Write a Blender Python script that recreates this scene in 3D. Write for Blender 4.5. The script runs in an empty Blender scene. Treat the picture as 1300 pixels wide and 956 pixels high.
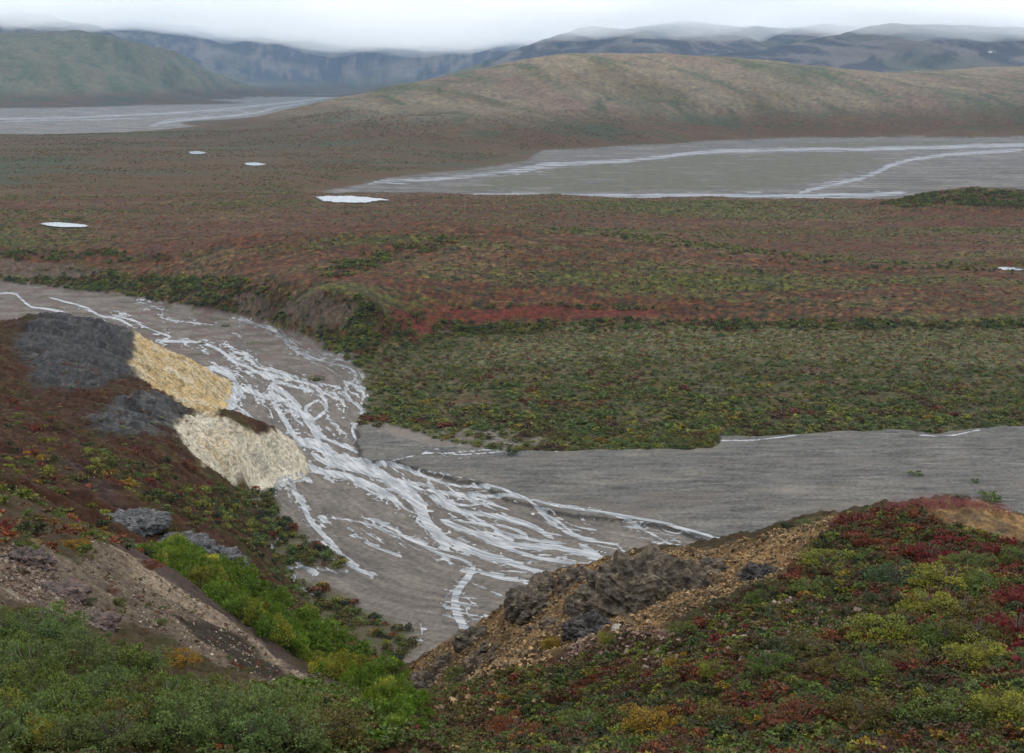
import bpy, math, random, time
import numpy as np
from math import radians, sin, cos, tan

T0 = time.time()
rng = np.random.default_rng(11)
random.seed(5)
DENS = 0.8          # terrain mesh density
HAZE = 2.0e-5
GAIN = .325
MIST = True
EXPO = 0.28
CAMH = 130.0
TH = radians(12.1)
F = 1786.0
ST, CT = sin(TH), cos(TH)

scene = bpy.context.scene
COL = scene.collection

# ------------------------------------------------------------------ image pixel helpers
def ray(px, py):
    u = (np.asarray(px, float) - 650.0) / F
    v = (478.0 - np.asarray(py, float)) / F
    return u, CT + v * ST, -ST + v * CT

def pY(px, py, Y):                       # an image pixel placed at forward distance Y
    dx, dy, dz = ray(px, py)
    return (float(dx / dy * Y), float(Y), float(CAMH + dz / dy * Y))

def pz(px, py, z):                       # an image pixel placed at height z
    dx, dy, dz = ray(px, py)
    t = (z - CAMH) / dz
    return (float(dx * t), float(dy * t), float(z))

def ph(px, Y, z):                        # a hidden point in image column px
    depth = Y * CT + (CAMH - z) * ST
    return ((px - 650.0) / F * depth, float(Y), float(z))

def gp(pts, z=0.0):
    return np.array([pz(a, b, z)[:2] for a, b in pts])

# ------------------------------------------------------------------ noise
def _hash(ix, iy, seed):
    h = (ix.astype(np.int64) * 374761393 + iy.astype(np.int64) * 668265263 + seed * 1442695041) & 0xFFFFFFFF
    h = ((h ^ (h >> 13)) * 1274126177) & 0xFFFFFFFF
    h = h ^ (h >> 16)
    return (h & 0xFFFF).astype(np.float32) * np.float32(2 * math.pi / 65536.0)

def perlin(x, y, seed=0):
    x = np.asarray(x, np.float64); y = np.asarray(y, np.float64)
    ix = np.floor(x); iy = np.floor(y)
    fx = (x - ix).astype(np.float32); fy = (y - iy).astype(np.float32)
    ix = ix.astype(np.int64); iy = iy.astype(np.int64)
    def g(a, b, dx, dy):
        t = _hash(a, b, seed)
        return np.cos(t) * dx + np.sin(t) * dy
    u = fx * fx * fx * (fx * (fx * 6 - 15) + 10)
    v = fy * fy * fy * (fy * (fy * 6 - 15) + 10)
    n00 = g(ix, iy, fx, fy); n10 = g(ix + 1, iy, fx - 1, fy)
    n01 = g(ix, iy + 1, fx, fy - 1); n11 = g(ix + 1, iy + 1, fx - 1, fy - 1)
    a = n00 + u * (n10 - n00); b = n01 + u * (n11 - n01)
    return (a + v * (b - a)) * 1.5

def fbm(x, y, oct=4, seed=0, gain=0.5):
    s = 0; a = 1.0; t = 0
    for i in range(oct):
        s = s + a * perlin(x * 2.03 ** i, y * 2.03 ** i, seed + i * 17)
        t += a; a *= gain
    return s / t

def ridged(x, y, oct=4, seed=0, gain=0.5):
    s = 0; a = 1.0; t = 0
    for i in range(oct):
        s = s + a * (1 - np.abs(perlin(x * 2.07 ** i, y * 2.07 ** i, seed + i * 31)) * 2)
        t += a; a *= gain
    return s / t

def sstep(a, b, x):
    t = np.clip((x - a) / (b - a), 0, 1)
    return t * t * (3 - 2 * t)

def lerp(a, b, t): return a + (b - a) * t

def sdist(P, X, Y):
    """signed distance to a polygon (positive inside)"""
    P = np.asarray(P, float)
    inside = np.zeros(X.shape, bool)
    d2 = np.full(X.shape, 1e18)
    n = len(P)
    for i in range(n):
        x1, y1 = P[i]; x2, y2 = P[(i + 1) % n]
        ex, ey = x2 - x1, y2 - y1
        t = np.clip(((X - x1) * ex + (Y - y1) * ey) / (ex * ex + ey * ey + 1e-9), 0, 1)
        d2 = np.minimum(d2, (X - x1 - t * ex) ** 2 + (Y - y1 - t * ey) ** 2)
        c = ((y1 > Y) != (y2 > Y)) & (X < ex * (Y - y1) / (ey if abs(ey) > 1e-9 else 1e-9) + x1)
        inside ^= c
    d = np.sqrt(d2)
    return np.where(inside, d, -d)

def zone(P, X, Y, soft, warp=None):
    """soft membership of polygon P, computed only near its bounding box"""
    P = np.asarray(P, float)
    out = np.zeros(X.shape, np.float32)
    m = 4 * np.max(soft) + 1
    box = (X > P[:, 0].min() - m) & (X < P[:, 0].max() + m) & (Y > P[:, 1].min() - m) & (Y < P[:, 1].max() + m)
    if box.any():
        d = sdist(P, X[box], Y[box])
        if warp is not None:
            d = d + warp[box] * soft * 1.6
        out[box] = sstep(-soft, soft, d)
    return out

# ------------------------------------------------------------------ terrain control points
cp = []
A_ = lambda *p: cp.extend(p)
# ground at the viewpoint
for px in (-900, -300, 300, 650, 1000, 1600, 2200):
    A_(ph(px, 2.5, 128.2), ph(px, 9, 124.6), ph(px, 17, 121.0))
# bottom left brushy slope
A_(pY(0, 800, 36), pY(0, 870, 31), pY(200, 870, 34), pY(0, 950, 27), pY(200, 950, 27), pY(340, 875, 42), pY(400, 950, 30),
   pY(100, 820, 38), pY(-300, 800, 36), pY(-300, 950, 27))
# scree slope and the pale strip
A_(pY(0, 692, 60), pY(60, 700, 62), pY(100, 735, 58), pY(200, 800, 55), pY(150, 760, 60), pY(300, 850, 56), pY(60, 770, 48),
   pY(0, 676, 84), pY(60, 676, 86), pY(130, 692, 86), pY(190, 732, 85), pY(250, 768, 82), pY(330, 816, 78), pY(400, 862, 76), pY(440, 900, 72),
   pY(250, 785, 79), pY(330, 838, 74), pY(200, 760, 76), pY(-300, 640, 90))
# bench under the alder thicket and its crest
A_(pY(180, 704, 108), pY(250, 750, 105), pY(330, 808, 101), pY(400, 856, 97), pY(460, 915, 88), pY(520, 950, 84),
   pY(210, 700, 140), pY(270, 722, 139), pY(330, 752, 137), pY(400, 792, 134), pY(460, 828, 130), pY(515, 872, 124),
   ph(300, 175, 52), ph(420, 170, 50), ph(520, 160, 48), ph(600, 170, 30), ph(210, 180, 64),
   ph(300, 235, 22), ph(400, 230, 14), ph(520, 220, 6), ph(640, 220, 2))
# knoll crest
A_(pY(520, 856, 62), pY(560, 822, 62), pY(640, 774, 60), pY(690, 737, 60), pY(760, 718, 58), pY(830, 711, 56), pY(890, 707, 56),
   pY(960, 690, 56), pY(1030, 667, 57), pY(1100, 647, 60), pY(1150, 639, 61), pY(1200, 634, 61), pY(1300, 656, 60), pY(1450, 700, 58), pY(1700, 760, 56))
A_(pY(500, 950, 56), pY(560, 890, 50), pY(650, 832, 50), pY(720, 800, 50), pY(700, 870, 42), pY(800, 790, 48), pY(900, 760, 49), pY(1000, 762, 44),
   pY(1150, 702, 51), pY(1150, 800, 37), pY(1300, 722, 47), pY(1300, 866, 31), pY(1000, 866, 32), pY(850, 866, 36), pY(620, 950, 38),
   pY(800, 950, 31), pY(1000, 950, 27), pY(1300, 950, 26), pY(1700, 900, 30))
for px in (560, 700, 850, 1000, 1150, 1300, 1600, 2000):
    A_(ph(px, 76, 97 + (px - 560) * .004), ph(px, 112, 60), ph(px, 170, 14), ph(px, 215, -3))
A_(ph(450, 78, 88), ph(480, 100, 76))
# left hillside behind, between 110 and 400 m
A_(pY(100, 682, 122), pY(0, 668, 150), pY(50, 662, 190), pY(0, 605, 250), pY(60, 630, 240), pY(110, 642, 236),
   pY(190, 652, 230), pY(240, 684, 224), pY(278, 704, 218), pY(294, 738, 213), pY(0, 566, 305), pY(60, 574, 300), pY(130, 628, 285), pY(90, 600, 290),
   ph(150, 268, 40), ph(200, 290, 27), ph(250, 270, 24), ph(300, 280, 8),
   pY(150, 600, 330), pY(200, 606, 350), pY(250, 640, 345), pY(180, 640, 318), pY(300, 655, 372), pY(300, 690, 335), pY(330, 690, 355), pY(270, 600, 395),
   pY(0, 545, 370), pY(100, 548, 385), pY(200, 562, 392), pY(290, 616, 418), pY(150, 572, 372),
   ph(-350, 60, 116), ph(-350, 110, 108), ph(-350, 250, 82), ph(-350, 400, 58), ph(-300, 520, 52), ph(-300, 640, 14))
# second spur (pale cliff)
A_(pY(0, 520, 425), pY(60, 515, 435), pY(130, 507, 440), pY(180, 501, 441), pY(225, 519, 441), pY(262, 532, 441), pY(300, 542, 443), pY(340, 547, 452), pY(365, 556, 460),
   pY(230, 560, 404), pY(262, 590, 416), pY(290, 608, 424), pY(60, 535, 400), pY(180, 540, 408), pY(300, 580, 430),
   ph(322, 431, -1), ph(350, 440, -1), ph(386, 451, -1), ph(390, 468, -1), ph(378, 482, -2), ph(350, 485, 1))
# first spur (yellow cliff)
A_(pY(0, 415, 545), pY(40, 404, 545), pY(80, 401, 543), pY(130, 409, 552), pY(168, 421, 560), pY(205, 441, 566), pY(245, 463, 570), pY(278, 482, 574),
   pY(165, 462, 503), pY(215, 501, 520), pY(250, 521, 524), pY(230, 480, 545), pY(80, 440, 512), pY(20, 450, 490), pY(100, 470, 482), pY(190, 482, 494), pY(160, 486, 470), pY(0, 490, 455),
   ph(274, 523, -1), ph(292, 545, -1.5), ph(294, 570, -1.5), ph(300, 505, -2), ph(320, 520, -3), ph(290, 492, 3))
A_(ph(0, 600, 20), ph(80, 605, 18), ph(150, 608, 10), ph(200, 620, -1), ph(260, 615, -2), ph(0, 660, -2), ph(100, 660, -2), ph(-150, 720, -2))
# valley floor
for Y, pxs in ((300, (620, 800, 1100, 1500)), (322, (470, 560)), (345, (395, 470)), (366, (345, 420)), (400, (350, 400, 480, 700, 1000, 1400)), (430, (345, 420)),
               (480, (430, 600, 900, 1300, 1700)), (560, (330, 430, 600, 900, 1300, 1700)), (640, (200, 300, 400, 560, 900, 1300)),
               (690, (300, 540, 1100)), (706, (560, 640, 760, 900, 1050, 1200, 1400, 1700)), (760, (-100, 50, 180, 280)), (820, (-200, 0, 100))):
    for px in pxs: A_(ph(px, Y, -3 if Y != 706 else -1))
A_(ph(0, 876, -2), ph(100, 846, -2), ph(200, 798, -2), ph(265, 772, -2), ph(330, 742, -2), ph(375, 706, -2), ph(405, 676, -2), ph(445, 628, -2), ph(480, 632, -2), ph(520, 676, -2), ph(-300, 920, -2))
# terrace rim and bank
A_(pY(0, 330, 925), pY(100, 334, 905), pY(200, 350, 855), pY(260, 360, 810), pY(300, 362, 785), pY(350, 367, 748), pY(400, 371, 712), pY(450, 378, 692), pY(485, 386, 684),
   pY(500, 406, 686), pY(470, 430, 662), pY(510, 428, 692), pY(560, 409, 716), pY(680, 408, 722), pY(800, 406, 725), pY(950, 407, 726), pY(1100, 408, 727), pY(1300, 409, 727), pY(1600, 410, 727),
   pY(560, 388, 728), pY(680, 389, 736), pY(800, 393, 740), pY(950, 396, 742), pY(1200, 397, 744), pY(1600, 397, 744), pY(-300, 310, 980))
# rolling tundra on top
A_(pY(600, 340, 798), pY(600, 300, 870), pY(560, 279, 905), pY(480, 286, 900), pY(380, 292, 895), pY(300, 301, 885), pY(700, 290, 905), pY(760, 297, 900), pY(830, 307, 885), pY(900, 319, 868),
   pY(1000, 331, 850), pY(1200, 343, 835), pY(1400, 350, 825), pY(800, 350, 795), pY(1000, 365, 785), pY(450, 345, 770), pY(500, 320, 830), pY(350, 330, 820), pY(1200, 370, 780),
   pY(200, 322, 900), pY(100, 302, 985), pY(0, 294, 1010), pY(-300, 280, 1050),
   ph(560, 985, 22), ph(400, 985, 22), ph(760, 975, 20), ph(1000, 930, 15), ph(1200, 900, 13), ph(700, 940, 30),
   pz(300, 272, 22), pz(0, 262, 22), pz(150, 282, 21), pz(450, 253, 20), pz(600, 254, 20), pz(800, 258, 20), pz(1000, 262, 19), pz(1120, 272, 17), pz(1300, 274, 17),
   pz(900, 288, 17), pz(1100, 300, 15), pz(1300, 312, 14), pz(250, 250, 20), pz(-300, 250, 22), pz(1600, 280, 16),
   pY(1235, 237, 1240), pY(1300, 240, 1240), pY(1170, 245, 1235), pY(1400, 250, 1240), pz(1110, 262, 18), ph(1240, 1310, 14),
   ph(560, 1370, 18), ph(700, 1360, 17), ph(900, 1345, 17), ph(1050, 1330, 16), ph(470, 1380, 17))
# far braided river on the right
A_(ph(480, 1540, -3), ph(640, 1480, -3), ph(760, 1450, -3), ph(900, 1430, -3), ph(1050, 1420, -3), ph(1200, 1420, -3), ph(1400, 1420, -3), ph(1700, 1420, -3),
   ph(600, 1700, -4), ph(560, 1800, -2), ph(800, 2050, -5), ph(1000, 2300, -5), ph(1300, 1800, -5), ph(1300, 2500, -5), ph(1000, 1700, -5), ph(1600, 2500, -5), ph(700, 2250, -1), ph(430, 1560, -1),
   pz(352, 237, 8), pz(200, 233, 9), pz(0, 236, 10), pY(220, 215, 1830), pz(120, 222, 12), pz(200, 200, 12), pz(0, 200, 13), pz(380, 225, 8), pz(-300, 220, 13),
   pz(420, 226, 5), pz(480, 217, 5), pz(560, 208, 5), pz(640, 198, 5), pz(300, 185, 12), pz(400, 205, 10),
   pY(0, 172, 2800), pY(120, 170, 2850), pY(200, 168, 2900), pY(300, 162, 3000), pY(-300, 174, 2800))
# far left river
A_(ph(0, 3250, -3), ph(150, 3350, -3), ph(260, 3500, -3), ph(-300, 3250, -3), ph(0, 4200, -4), ph(200, 4300, -4), ph(310, 5000, -4), ph(200, 5500, -4), ph(350, 7000, -4),
   ph(300, 7000, -4), ph(420, 9500, -4), ph(380, 9500, -4), ph(470, 9500, -2), ph(0, 5300, -4), ph(-300, 5000, -4))
# big central hill
A_(pY(350, 150, 3000), pY(400, 136, 3100), pY(450, 123, 3200), pY(520, 107, 3300), pY(600, 93, 3400), pY(660, 78, 3500), pY(700, 71, 3600), pY(760, 67, 3700), pY(830, 68, 3700),
   pY(900, 71, 3800), pY(960, 77, 3850), pY(1000, 81, 3900), pY(1100, 91, 4000), pY(1200, 89, 4100), pY(1300, 84, 4200), pY(1600, 80, 4300),
   pz(700, 192, 0), pz(800, 187, -1), pz(900, 181, -1), pz(1000, 177, -1), pz(1150, 176, -1), pz(1300, 176, -1), pz(1600, 176, -1), pz(600, 192, 9),
   pY(700, 130, 3000), pY(800, 120, 3150), pY(900, 130, 3100), pY(1100, 135, 3200), pY(1300, 135, 3200), pY(500, 150, 2700), pY(600, 150, 2600), pY(780, 155, 2800),
   ph(450, 4300, 10), ph(600, 5200, 20), ph(800, 5300, 60), ph(1000, 5300, 60), ph(1300, 5500, 70), ph(1700, 5500, 70), ph(500, 6500, 2), ph(600, 7500, 10))
# left slopes
A_(pz(0, 138, 0), pz(100, 137, 0), pz(180, 134, 0), pz(240, 128, 0), pz(290, 124, 1), pz(350, 121, 1),
   pY(0, 43, 7600), pY(60, 43, 7700), pY(129, 45, 7800), pY(189, 54, 8100), pY(229, 74, 8500), pY(267, 95, 8900), pY(305, 107, 9300), pY(348, 113, 9900), pY(0, 90, 6500), pY(80, 92, 6700), pY(170, 100, 7200), pY(220, 112, 7700), pY(0, 62, 6900), pY(90, 66, 7150), pY(-300, 50, 7300), pY(-300, 130, 5600),
   ph(0, 8700, 260), ph(130, 9200, 200), ph(0, 10300, 560), ph(60, 10500, 540), ph(118, 10600, 500), ph(140, 10900, 330), ph(-300, 10000, 600))
# far ranges
for px, z in ((-300, 760), (0, 700), (120, 640), (200, 700), (300, 660), (400, 560), (450, 470), (520, 540), (600, 560), (660, 470), (720, 520), (800, 540), (1000, 560), (1300, 600), (1700, 600)):
    A_(ph(px, 13800, z), ph(px, 15500, z * .8), ph(px, 22000, 300), ph(px, 33000, 250))
A_(pz(330, 119, 8), pz(400, 116, 10), pz(470, 114, 10), ph(520, 10400, 25), ph(600, 10400, 50), ph(250, 10500, 90), ph(340, 11800, 180), ph(430, 12200, 190), ph(510, 12000, 190))
A_(pY(650, 88, 7600), pY(680, 74, 8000), pY(735, 42, 8600), pY(780, 40, 8700), pY(850, 28, 9000), pY(920, 28, 9000), pY(965, 45, 8800), pY(985, 62, 8300), pY(1010, 58, 7400), pY(1045, 44, 7200),
   pY(1100, 36, 7400), pY(1200, 34, 7400), pY(1300, 36, 7400), pY(1600, 30, 7400), pY(800, 60, 7800), pY(900, 62, 7900), pY(1150, 60, 6500), pY(1300, 60, 6500))

cp = np.array(cp)
assert (cp[:, 1] > 0).all()
CA = cp[:, 0] / cp[:, 1]; CL = np.log(cp[:, 1])
keep = [0]
for i in range(1, len(cp)):
    if min((CA[i] - CA[j]) ** 2 + (CL[i] - CL[j]) ** 2 for j in keep) > 2e-5: keep.append(i)
cp = cp[keep]; CA = CA[keep]; CL = CL[keep]
# heights are solved relative to distance, so one set of weights serves near and far ground
C2 = 0.004 ** 2
def kern(a, l, b, m): return np.sqrt((a[:, None] - b[None]) ** 2 + (l[:, None] - m[None]) ** 2 + C2)
rel = lambda z, Y: z / Y
N = len(cp)
K = kern(CA, CL, CA, CL)
Pm = np.stack([np.ones(N), CA, CL], 1)
Mx = np.zeros((N + 3, N + 3)); Mx[:N, :N] = K; Mx[:N, N:] = Pm; Mx[N:, :N] = Pm.T
trend = lambda Y: 129.5 * np.exp(-Y / 230.0)
W = np.linalg.solve(Mx, np.concatenate([(cp[:, 2] - trend(cp[:, 1])) / cp[:, 1] ** 0.5, np.zeros(3)]))
# heights scaled by sqrt(distance) keeps near detail and far relief in balance
def rbf(X, Y):
    sh = X.shape; X = X.ravel(); Y = Y.ravel()
    a = np.clip(X / Y, -1.3, 1.3).astype(np.float32); l = np.log(Y).astype(np.float32)
    out = np.empty(len(a), np.float32)
    ca = CA.astype(np.float32); cl = CL.astype(np.float32); w = W.astype(np.float32)
    for s in range(0, len(a), 40000):
        e = s + 40000
        r = np.sqrt((a[s:e, None] - ca) ** 2 + (l[s:e, None] - cl) ** 2 + np.float32(C2))
        out[s:e] = r @ w[:N] + w[N] + w[N + 1] * a[s:e] + w[N + 2] * l[s:e]
    return (out * np.sqrt(Y) + trend(Y)).reshape(sh)

# ------------------------------------------------------------------ outlines on the valley floor
GRAVEL = gp([(459, 541), (478, 545), (500, 556), (560, 570), (640, 575), (700, 576), (760, 574), (905, 572), (912, 556), (960, 556), (1035, 551), (1130, 548), (1190, 552), (1240, 547), (1300, 542), (1700, 540),
             (1700, 800), (1100, 800), (960, 722), (890, 686), (860, 675), (800, 664), (740, 660), (700, 652), (640, 638), (620, 620), (570, 610), (540, 603), (505, 590), (470, 588), (455, 572)])
PONDS = [  # outline, height
    ([(402, 249), (430, 248.5), (460, 249.5), (478, 251.5), (494, 253.5), (480, 254.5), (462, 257), (440, 257), (420, 256), (406, 253)], 20.0),
    ([(52, 283), (70, 282), (95, 284), (111, 286), (104, 288), (80, 288), (62, 286.5)], 20.5),
    ([(1264, 340), (1282, 338.5), (1300, 341), (1296, 343), (1276, 343)], 12.0),
    ([(310, 207), (325, 206.5), (337, 208.5), (325, 210), (314, 209.5)], 11.0),
    ([(240, 192.5), (252, 192), (262, 194), (252, 195.5), (242, 195)], 12.0),
]
PONDS = [(gp(o, z), z) for o, z in PONDS]

def height(X, Y, full=True):
    X = np.asarray(X, float); Y = np.asarray(Y, float)
    b = rbf(X, Y)
    up = sstep(0.0, 6.0, b)
    near = 1 - sstep(120, 190, Y)
    mid = sstep(120, 190, Y) * (1 - sstep(1500, 2600, Y))
    far = sstep(1500, 2600, Y) * (1 - sstep(7000, 10000, Y))
    vfar = sstep(5500, 9000, Y)
    n = np.zeros(X.shape, np.float32)
    m = near > 0
    if m.any():
        x, y = X[m], Y[m]
        n[m] += near[m] * (0.55 * fbm(x / 9, y / 9, 3, 1) + 0.30 * ridged(x / 3.1, y / 3.1, 3, 2) * sstep(12, 40, y) - 0.1 + 0.30 * (ridged(x / 1.4, y / 1.4, 4, 15) - .4) * sstep(15, 35, y) + 0.09 * perlin(x / .45, y / .45, 5))
    m = mid > 0
    if m.any():
        x, y = X[m], Y[m]
        k = sstep(600, 660, y)
        n[m] += mid[m] * up[m] * ((1 - k) * .9 * ridged(x / 4.5, y / 4.5, 4, 18) + (1 - k) * 2.8 * ridged(x / 34, (y + .3 * x) / 7, 4, 28) - (1 - k) * 1.7 + 1.5 * fbm(x / 26, y / 26, 5, 3) + 1.5 * k * fbm(x / 90, y / 50, 3, 4) + (1 - k) * 1.1 * ridged(x / 16 + y / 40, y / 16, 3, 8) - (1 - k) * .4)
    m = far > 0
    if m.any():
        x, y = X[m], Y[m]
        g = ridged(x / 190 + .8 * fbm(x / 400, y / 400, 3, 16) + y / 600, y / 800, 4, 6)
        u2 = np.clip(b[m] / 60, 0, 1)
        n[m] += far[m] * (up[m] * 3 * fbm(x / 120, y / 160, 4, 7) + u2 * (5 * g - 2 + 9 * fbm(x / 500, y / 600, 3, 9)))
    m = vfar > 0
    if m.any():
        x, y = X[m], Y[m]
        u3 = np.clip((b[m] - 8) / 130, 0, 1)
        n[m] += vfar[m] * u3 * (70 * (ridged(x / 1300 + .3 * fbm(x / 900, y / 900, 2, 3), y / 2100, 5, 12) - .42) + 20 * (ridged(x / 260, y / 500, 3, 19) - .4))
    z = b + n * np.where(b > -1, 1, 0)
    # flat floor with low gravel relief
    fl = 0.10 * fbm(X / 22, Y / 22, 3, 21) * (1 - sstep(1200, 1500, Y))
    k = 0.5 + Y * 0.0008
    d = np.clip(0.5 + 0.5 * (z - fl) / k, 0, 1)
    z = np.where(z > fl + k, z, np.where(z < fl - k, fl, lerp(fl, z, d) + k * d * (1 - d)))
    # the grey gravel fan stands a cut bank above the braided river
    w = 3.0 * fbm(X / 17, Y / 17, 3, 40)
    g = zone(GRAVEL, X, Y, 1.0, w)
    z = z + 1.1 * g * (1 - sstep(3, 8, z))
    for P, pzz in PONDS:
        c = P.mean(0); R = np.maximum(np.abs(P - c).max(0), [8, 14])
        q = np.sqrt(((X - c[0]) / (R[0] * 1.35)) ** 2 + ((Y - c[1]) / (R[1] * 1.5)) ** 2)
        kk = 1 - sstep(0.75, 1.5, q)
        z = lerp(z, pzz - 0.8, kk)
    return z

def hit(pts, ymin=12, ymax=12000):
    """where rays through image pixels meet the ground: returns world x, y, z"""
    pts = np.atleast_2d(np.asarray(pts, float))
    dx, dy, dz = ray(pts[:, 0], pts[:, 1])
    Ys = np.exp(np.linspace(math.log(ymin), math.log(ymax), 900))
    X = (dx / dy)[:, None] * Ys; Z = CAMH + (dz / dy)[:, None] * Ys
    G = height(X, np.broadcast_to(Ys, X.shape))
    below = Z <= G
    out = []
    for i in range(len(pts)):
        j = int(np.argmax(below[i])) if below[i].any() else len(Ys) - 1
        if j > 0:
            d0 = Z[i, j - 1] - G[i, j - 1]; d1 = Z[i, j] - G[i, j]
            t = d0 / (d0 - d1 + 1e-9)
        else: t = 0; j = 1
        y = lerp(Ys[j - 1], Ys[j], np.clip(t, 0, 1))
        out.append(((dx / dy)[i] * y, y, CAMH + (dz / dy)[i] * y))
    return np.array(out)

def hp(pts, **k): return hit(pts, **k)[:, :2]

# ------------------------------------------------------------------ ground colours (surface colours, linear; mountain rock includes some haze blue)
def RGB(r, g, b, k=1.0):      # an 8-bit swatch turned to linear and scaled
    f = lambda c: (c / 255.0 / 12.92) if c <= 10 else ((c / 255.0 + .055) / 1.055) ** 2.4
    return np.array([f(r) * k, f(g) * k, f(b) * k], np.float32)

MUD = RGB(133, 123, 113, 1.15); MUD2 = RGB(102, 93, 85, 1.15)
GREY = RGB(112, 110, 104, 1.05); GREYD = RGB(76, 73, 68, 1.15)
RUST = RGB(98, 60, 28, 1.2); RUSTD = RGB(62, 46, 26, 1.4); TAN = RGB(114, 90, 56, 1.25); OLIVE = RGB(76, 78, 38, 1.2)
GREEN = RGB(66, 76, 28, 1.25); MOSS = RGB(110, 106, 66, 1.3); LICHEN = RGB(132, 130, 92, 1.25); CRIMSON = RGB(112, 46, 38, 1.25)
GOLD = RGB(212, 182, 128, 1.3); CREAM = RGB(228, 218, 194, 1.3); ROCK = RGB(72, 72, 74, 1.0); ROCKL = RGB(140, 138, 134, .9)
SCREE = RGB(138, 122, 102, 1.1); SOIL = RGB(142, 110, 72, 1.3); SOILD = RGB(84, 66, 48, 1.2); MAROON = RGB(84, 66, 62, 1.1)
HILLT = RGB(138, 122, 99, 1.15); HILLP = RGB(130, 108, 90, 1.15); HILLG = RGB(80, 92, 60, 1.1); MTN = RGB(88, 88, 98, 1.1); MTNL = RGB(156, 146, 140, 1.1)  # MTN: distance haze painted into the rock colour as a blue tint

Z = {}
def zdef(name, soft, pts, mode='hit', z=0.0):
    P = gp(pts, z) if mode == 'floor' else hp(pts)
    Z[name] = (P, soft)

zdef('flat', 2.5, [(456, 541), (468, 505), (462, 470), (448, 460), (490, 432), (600, 421), (800, 418), (1000, 418), (1300, 416), (1700, 414), (1750, 538), (1300, 542), (1240, 547), (1190, 552), (1130, 548), (1035, 551), (960, 556), (912, 556), (905, 572), (760, 574), (700, 576), (640, 575), (560, 560), (500, 540), (478, 535)], 'floor')
zdef('lichen', 9, [(690, 420), (900, 418), (1300, 416), (1700, 414), (1700, 465), (1300, 470), (1000, 455), (800, 455), (640, 462), (560, 470), (600, 440)], 'floor')
zdef('gravelpatch', 3, [(470, 538), (520, 540), (600, 545), (660, 548), (700, 560), (640, 574), (560, 566), (500, 556)], 'floor')
zdef('vegA', 2.0, [(300, 640), (322, 622), (346, 628), (356, 656), (400, 690), (438, 712), (440, 722), (380, 726), (335, 728), (300, 706), (270, 700)], 'floor')
zdef('vegB', 2.5, [(330, 724), (380, 734), (430, 752), (480, 786), (530, 800), (534, 815), (500, 850), (430, 840), (340, 790), (290, 745)], 'floor')
zdef('yellow1', 1.2, [(170, 421), (205, 440), (250, 462), (296, 488), (297, 508), (276, 530), (250, 522), (215, 502), (163, 461), (172, 440)])
zdef('yellow2', 1.2, [(222, 538), (250, 525), (300, 540), (350, 549), (372, 558), (392, 590), (384, 610), (322, 622), (285, 608), (258, 590), (232, 562)])
zdef('dark1', 4.0, [(22, 414), (45, 401), (80, 398), (130, 406), (175, 420), (180, 440), (166, 462), (176, 474), (130, 490), (90, 497), (50, 492), (40, 465), (20, 450)])
zdef('dark2', 4.0, [(112, 528), (140, 507), (175, 499), (208, 500), (245, 522), (228, 540), (200, 550), (165, 559), (120, 556)])
zdef('gully', 1.0, [(62, 568), (85, 582), (112, 608), (150, 638), (196, 662), (190, 670), (140, 646), (95, 612)])
zdef('scree', .8, [(-60, 700), (0, 706), (60, 702), (110, 700), (128, 690), (190, 728), (260, 768), (330, 814), (405, 866), (380, 900), (300, 850), (200, 800), (120, 780), (0, 770)])
zdef('strip', .6, [(118, 684), (150, 696), (250, 760), (330, 814), (406, 866), (384, 868), (330, 826), (250, 780), (180, 738)])
zdef('maroon', .8, [(150, 692), (205, 716), (260, 750), (340, 806), (440, 872), (404, 864), (330, 812), (250, 760), (170, 712)])
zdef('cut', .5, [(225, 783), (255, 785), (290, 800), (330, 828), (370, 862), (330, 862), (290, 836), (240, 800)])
zdef('soil', 1.0, [(500, 870), (516, 850), (560, 817), (640, 766), (690, 730), (760, 712), (890, 700), (960, 683), (1030, 660), (1062, 654), (1040, 690), (985, 730), (900, 765), (820, 800), (700, 826), (600, 850), (560, 880)])
zdef('soil2', .8, [(1165, 648), (1210, 632), (1330, 648), (1330, 690), (1260, 684), (1200, 668)])
zdef('crimson', 1.2, [(1060, 700), (1110, 650), (1160, 642), (1190, 664), (1250, 690), (1330, 700), (1330, 860), (1260, 860), (1250, 760), (1190, 710), (1120, 700)])
zdef('bank1', 2.0, [(292, 376), (318, 371), (338, 384), (348, 398), (330, 404), (305, 394)])
zdef('bank2', 2.0, [(352, 386), (385, 376), (430, 382), (452, 392), (436, 414), (400, 420), (372, 408)])
zdef('bank0', 2.0, [(-60, 326), (0, 328), (90, 334), (130, 344), (110, 352), (0, 350), (-60, 346)])
zdef('bankveg', 4.0, [(-80, 346), (0, 346), (100, 338), (200, 350), (300, 352), (400, 370), (470, 382), (496, 402), (484, 445), (455, 470), (435, 457), (405, 440), (370, 424), (330, 408), (270, 396), (200, 386), (100, 370), (-80, 356)])
zdef('redband', 2.0, [(484, 386), (560, 388), (700, 390), (830, 394), (836, 400), (700, 405), (560, 408), (496, 412)])
zdef('redbank', 3.0, [(480, 425), (496, 408), (560, 410), (660, 412), (600, 420), (520, 432), (478, 445)])
zdef('island', 14, [(560, 242), (640, 224), (760, 208), (900, 197), (1100, 193), (1125, 205), (1040, 230), (950, 240), (760, 243)], 'floor')
zdef('island2', 14, [(940, 192), (1000, 181), (1200, 180), (1400, 180), (1400, 184), (1100, 188)], 'floor')
zdef('snow', 9, [(1250, 55), (1254, 55), (1262, 65), (1258, 67)])
zdef('triangle', 45, [(486, 97), (510, 76), (532, 97)])

def mix(c, t, col): 
    t = t[:, None]
    return c + (col - c) * t

def patch(n, lo, hi): return sstep(lo, hi, n)

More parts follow.
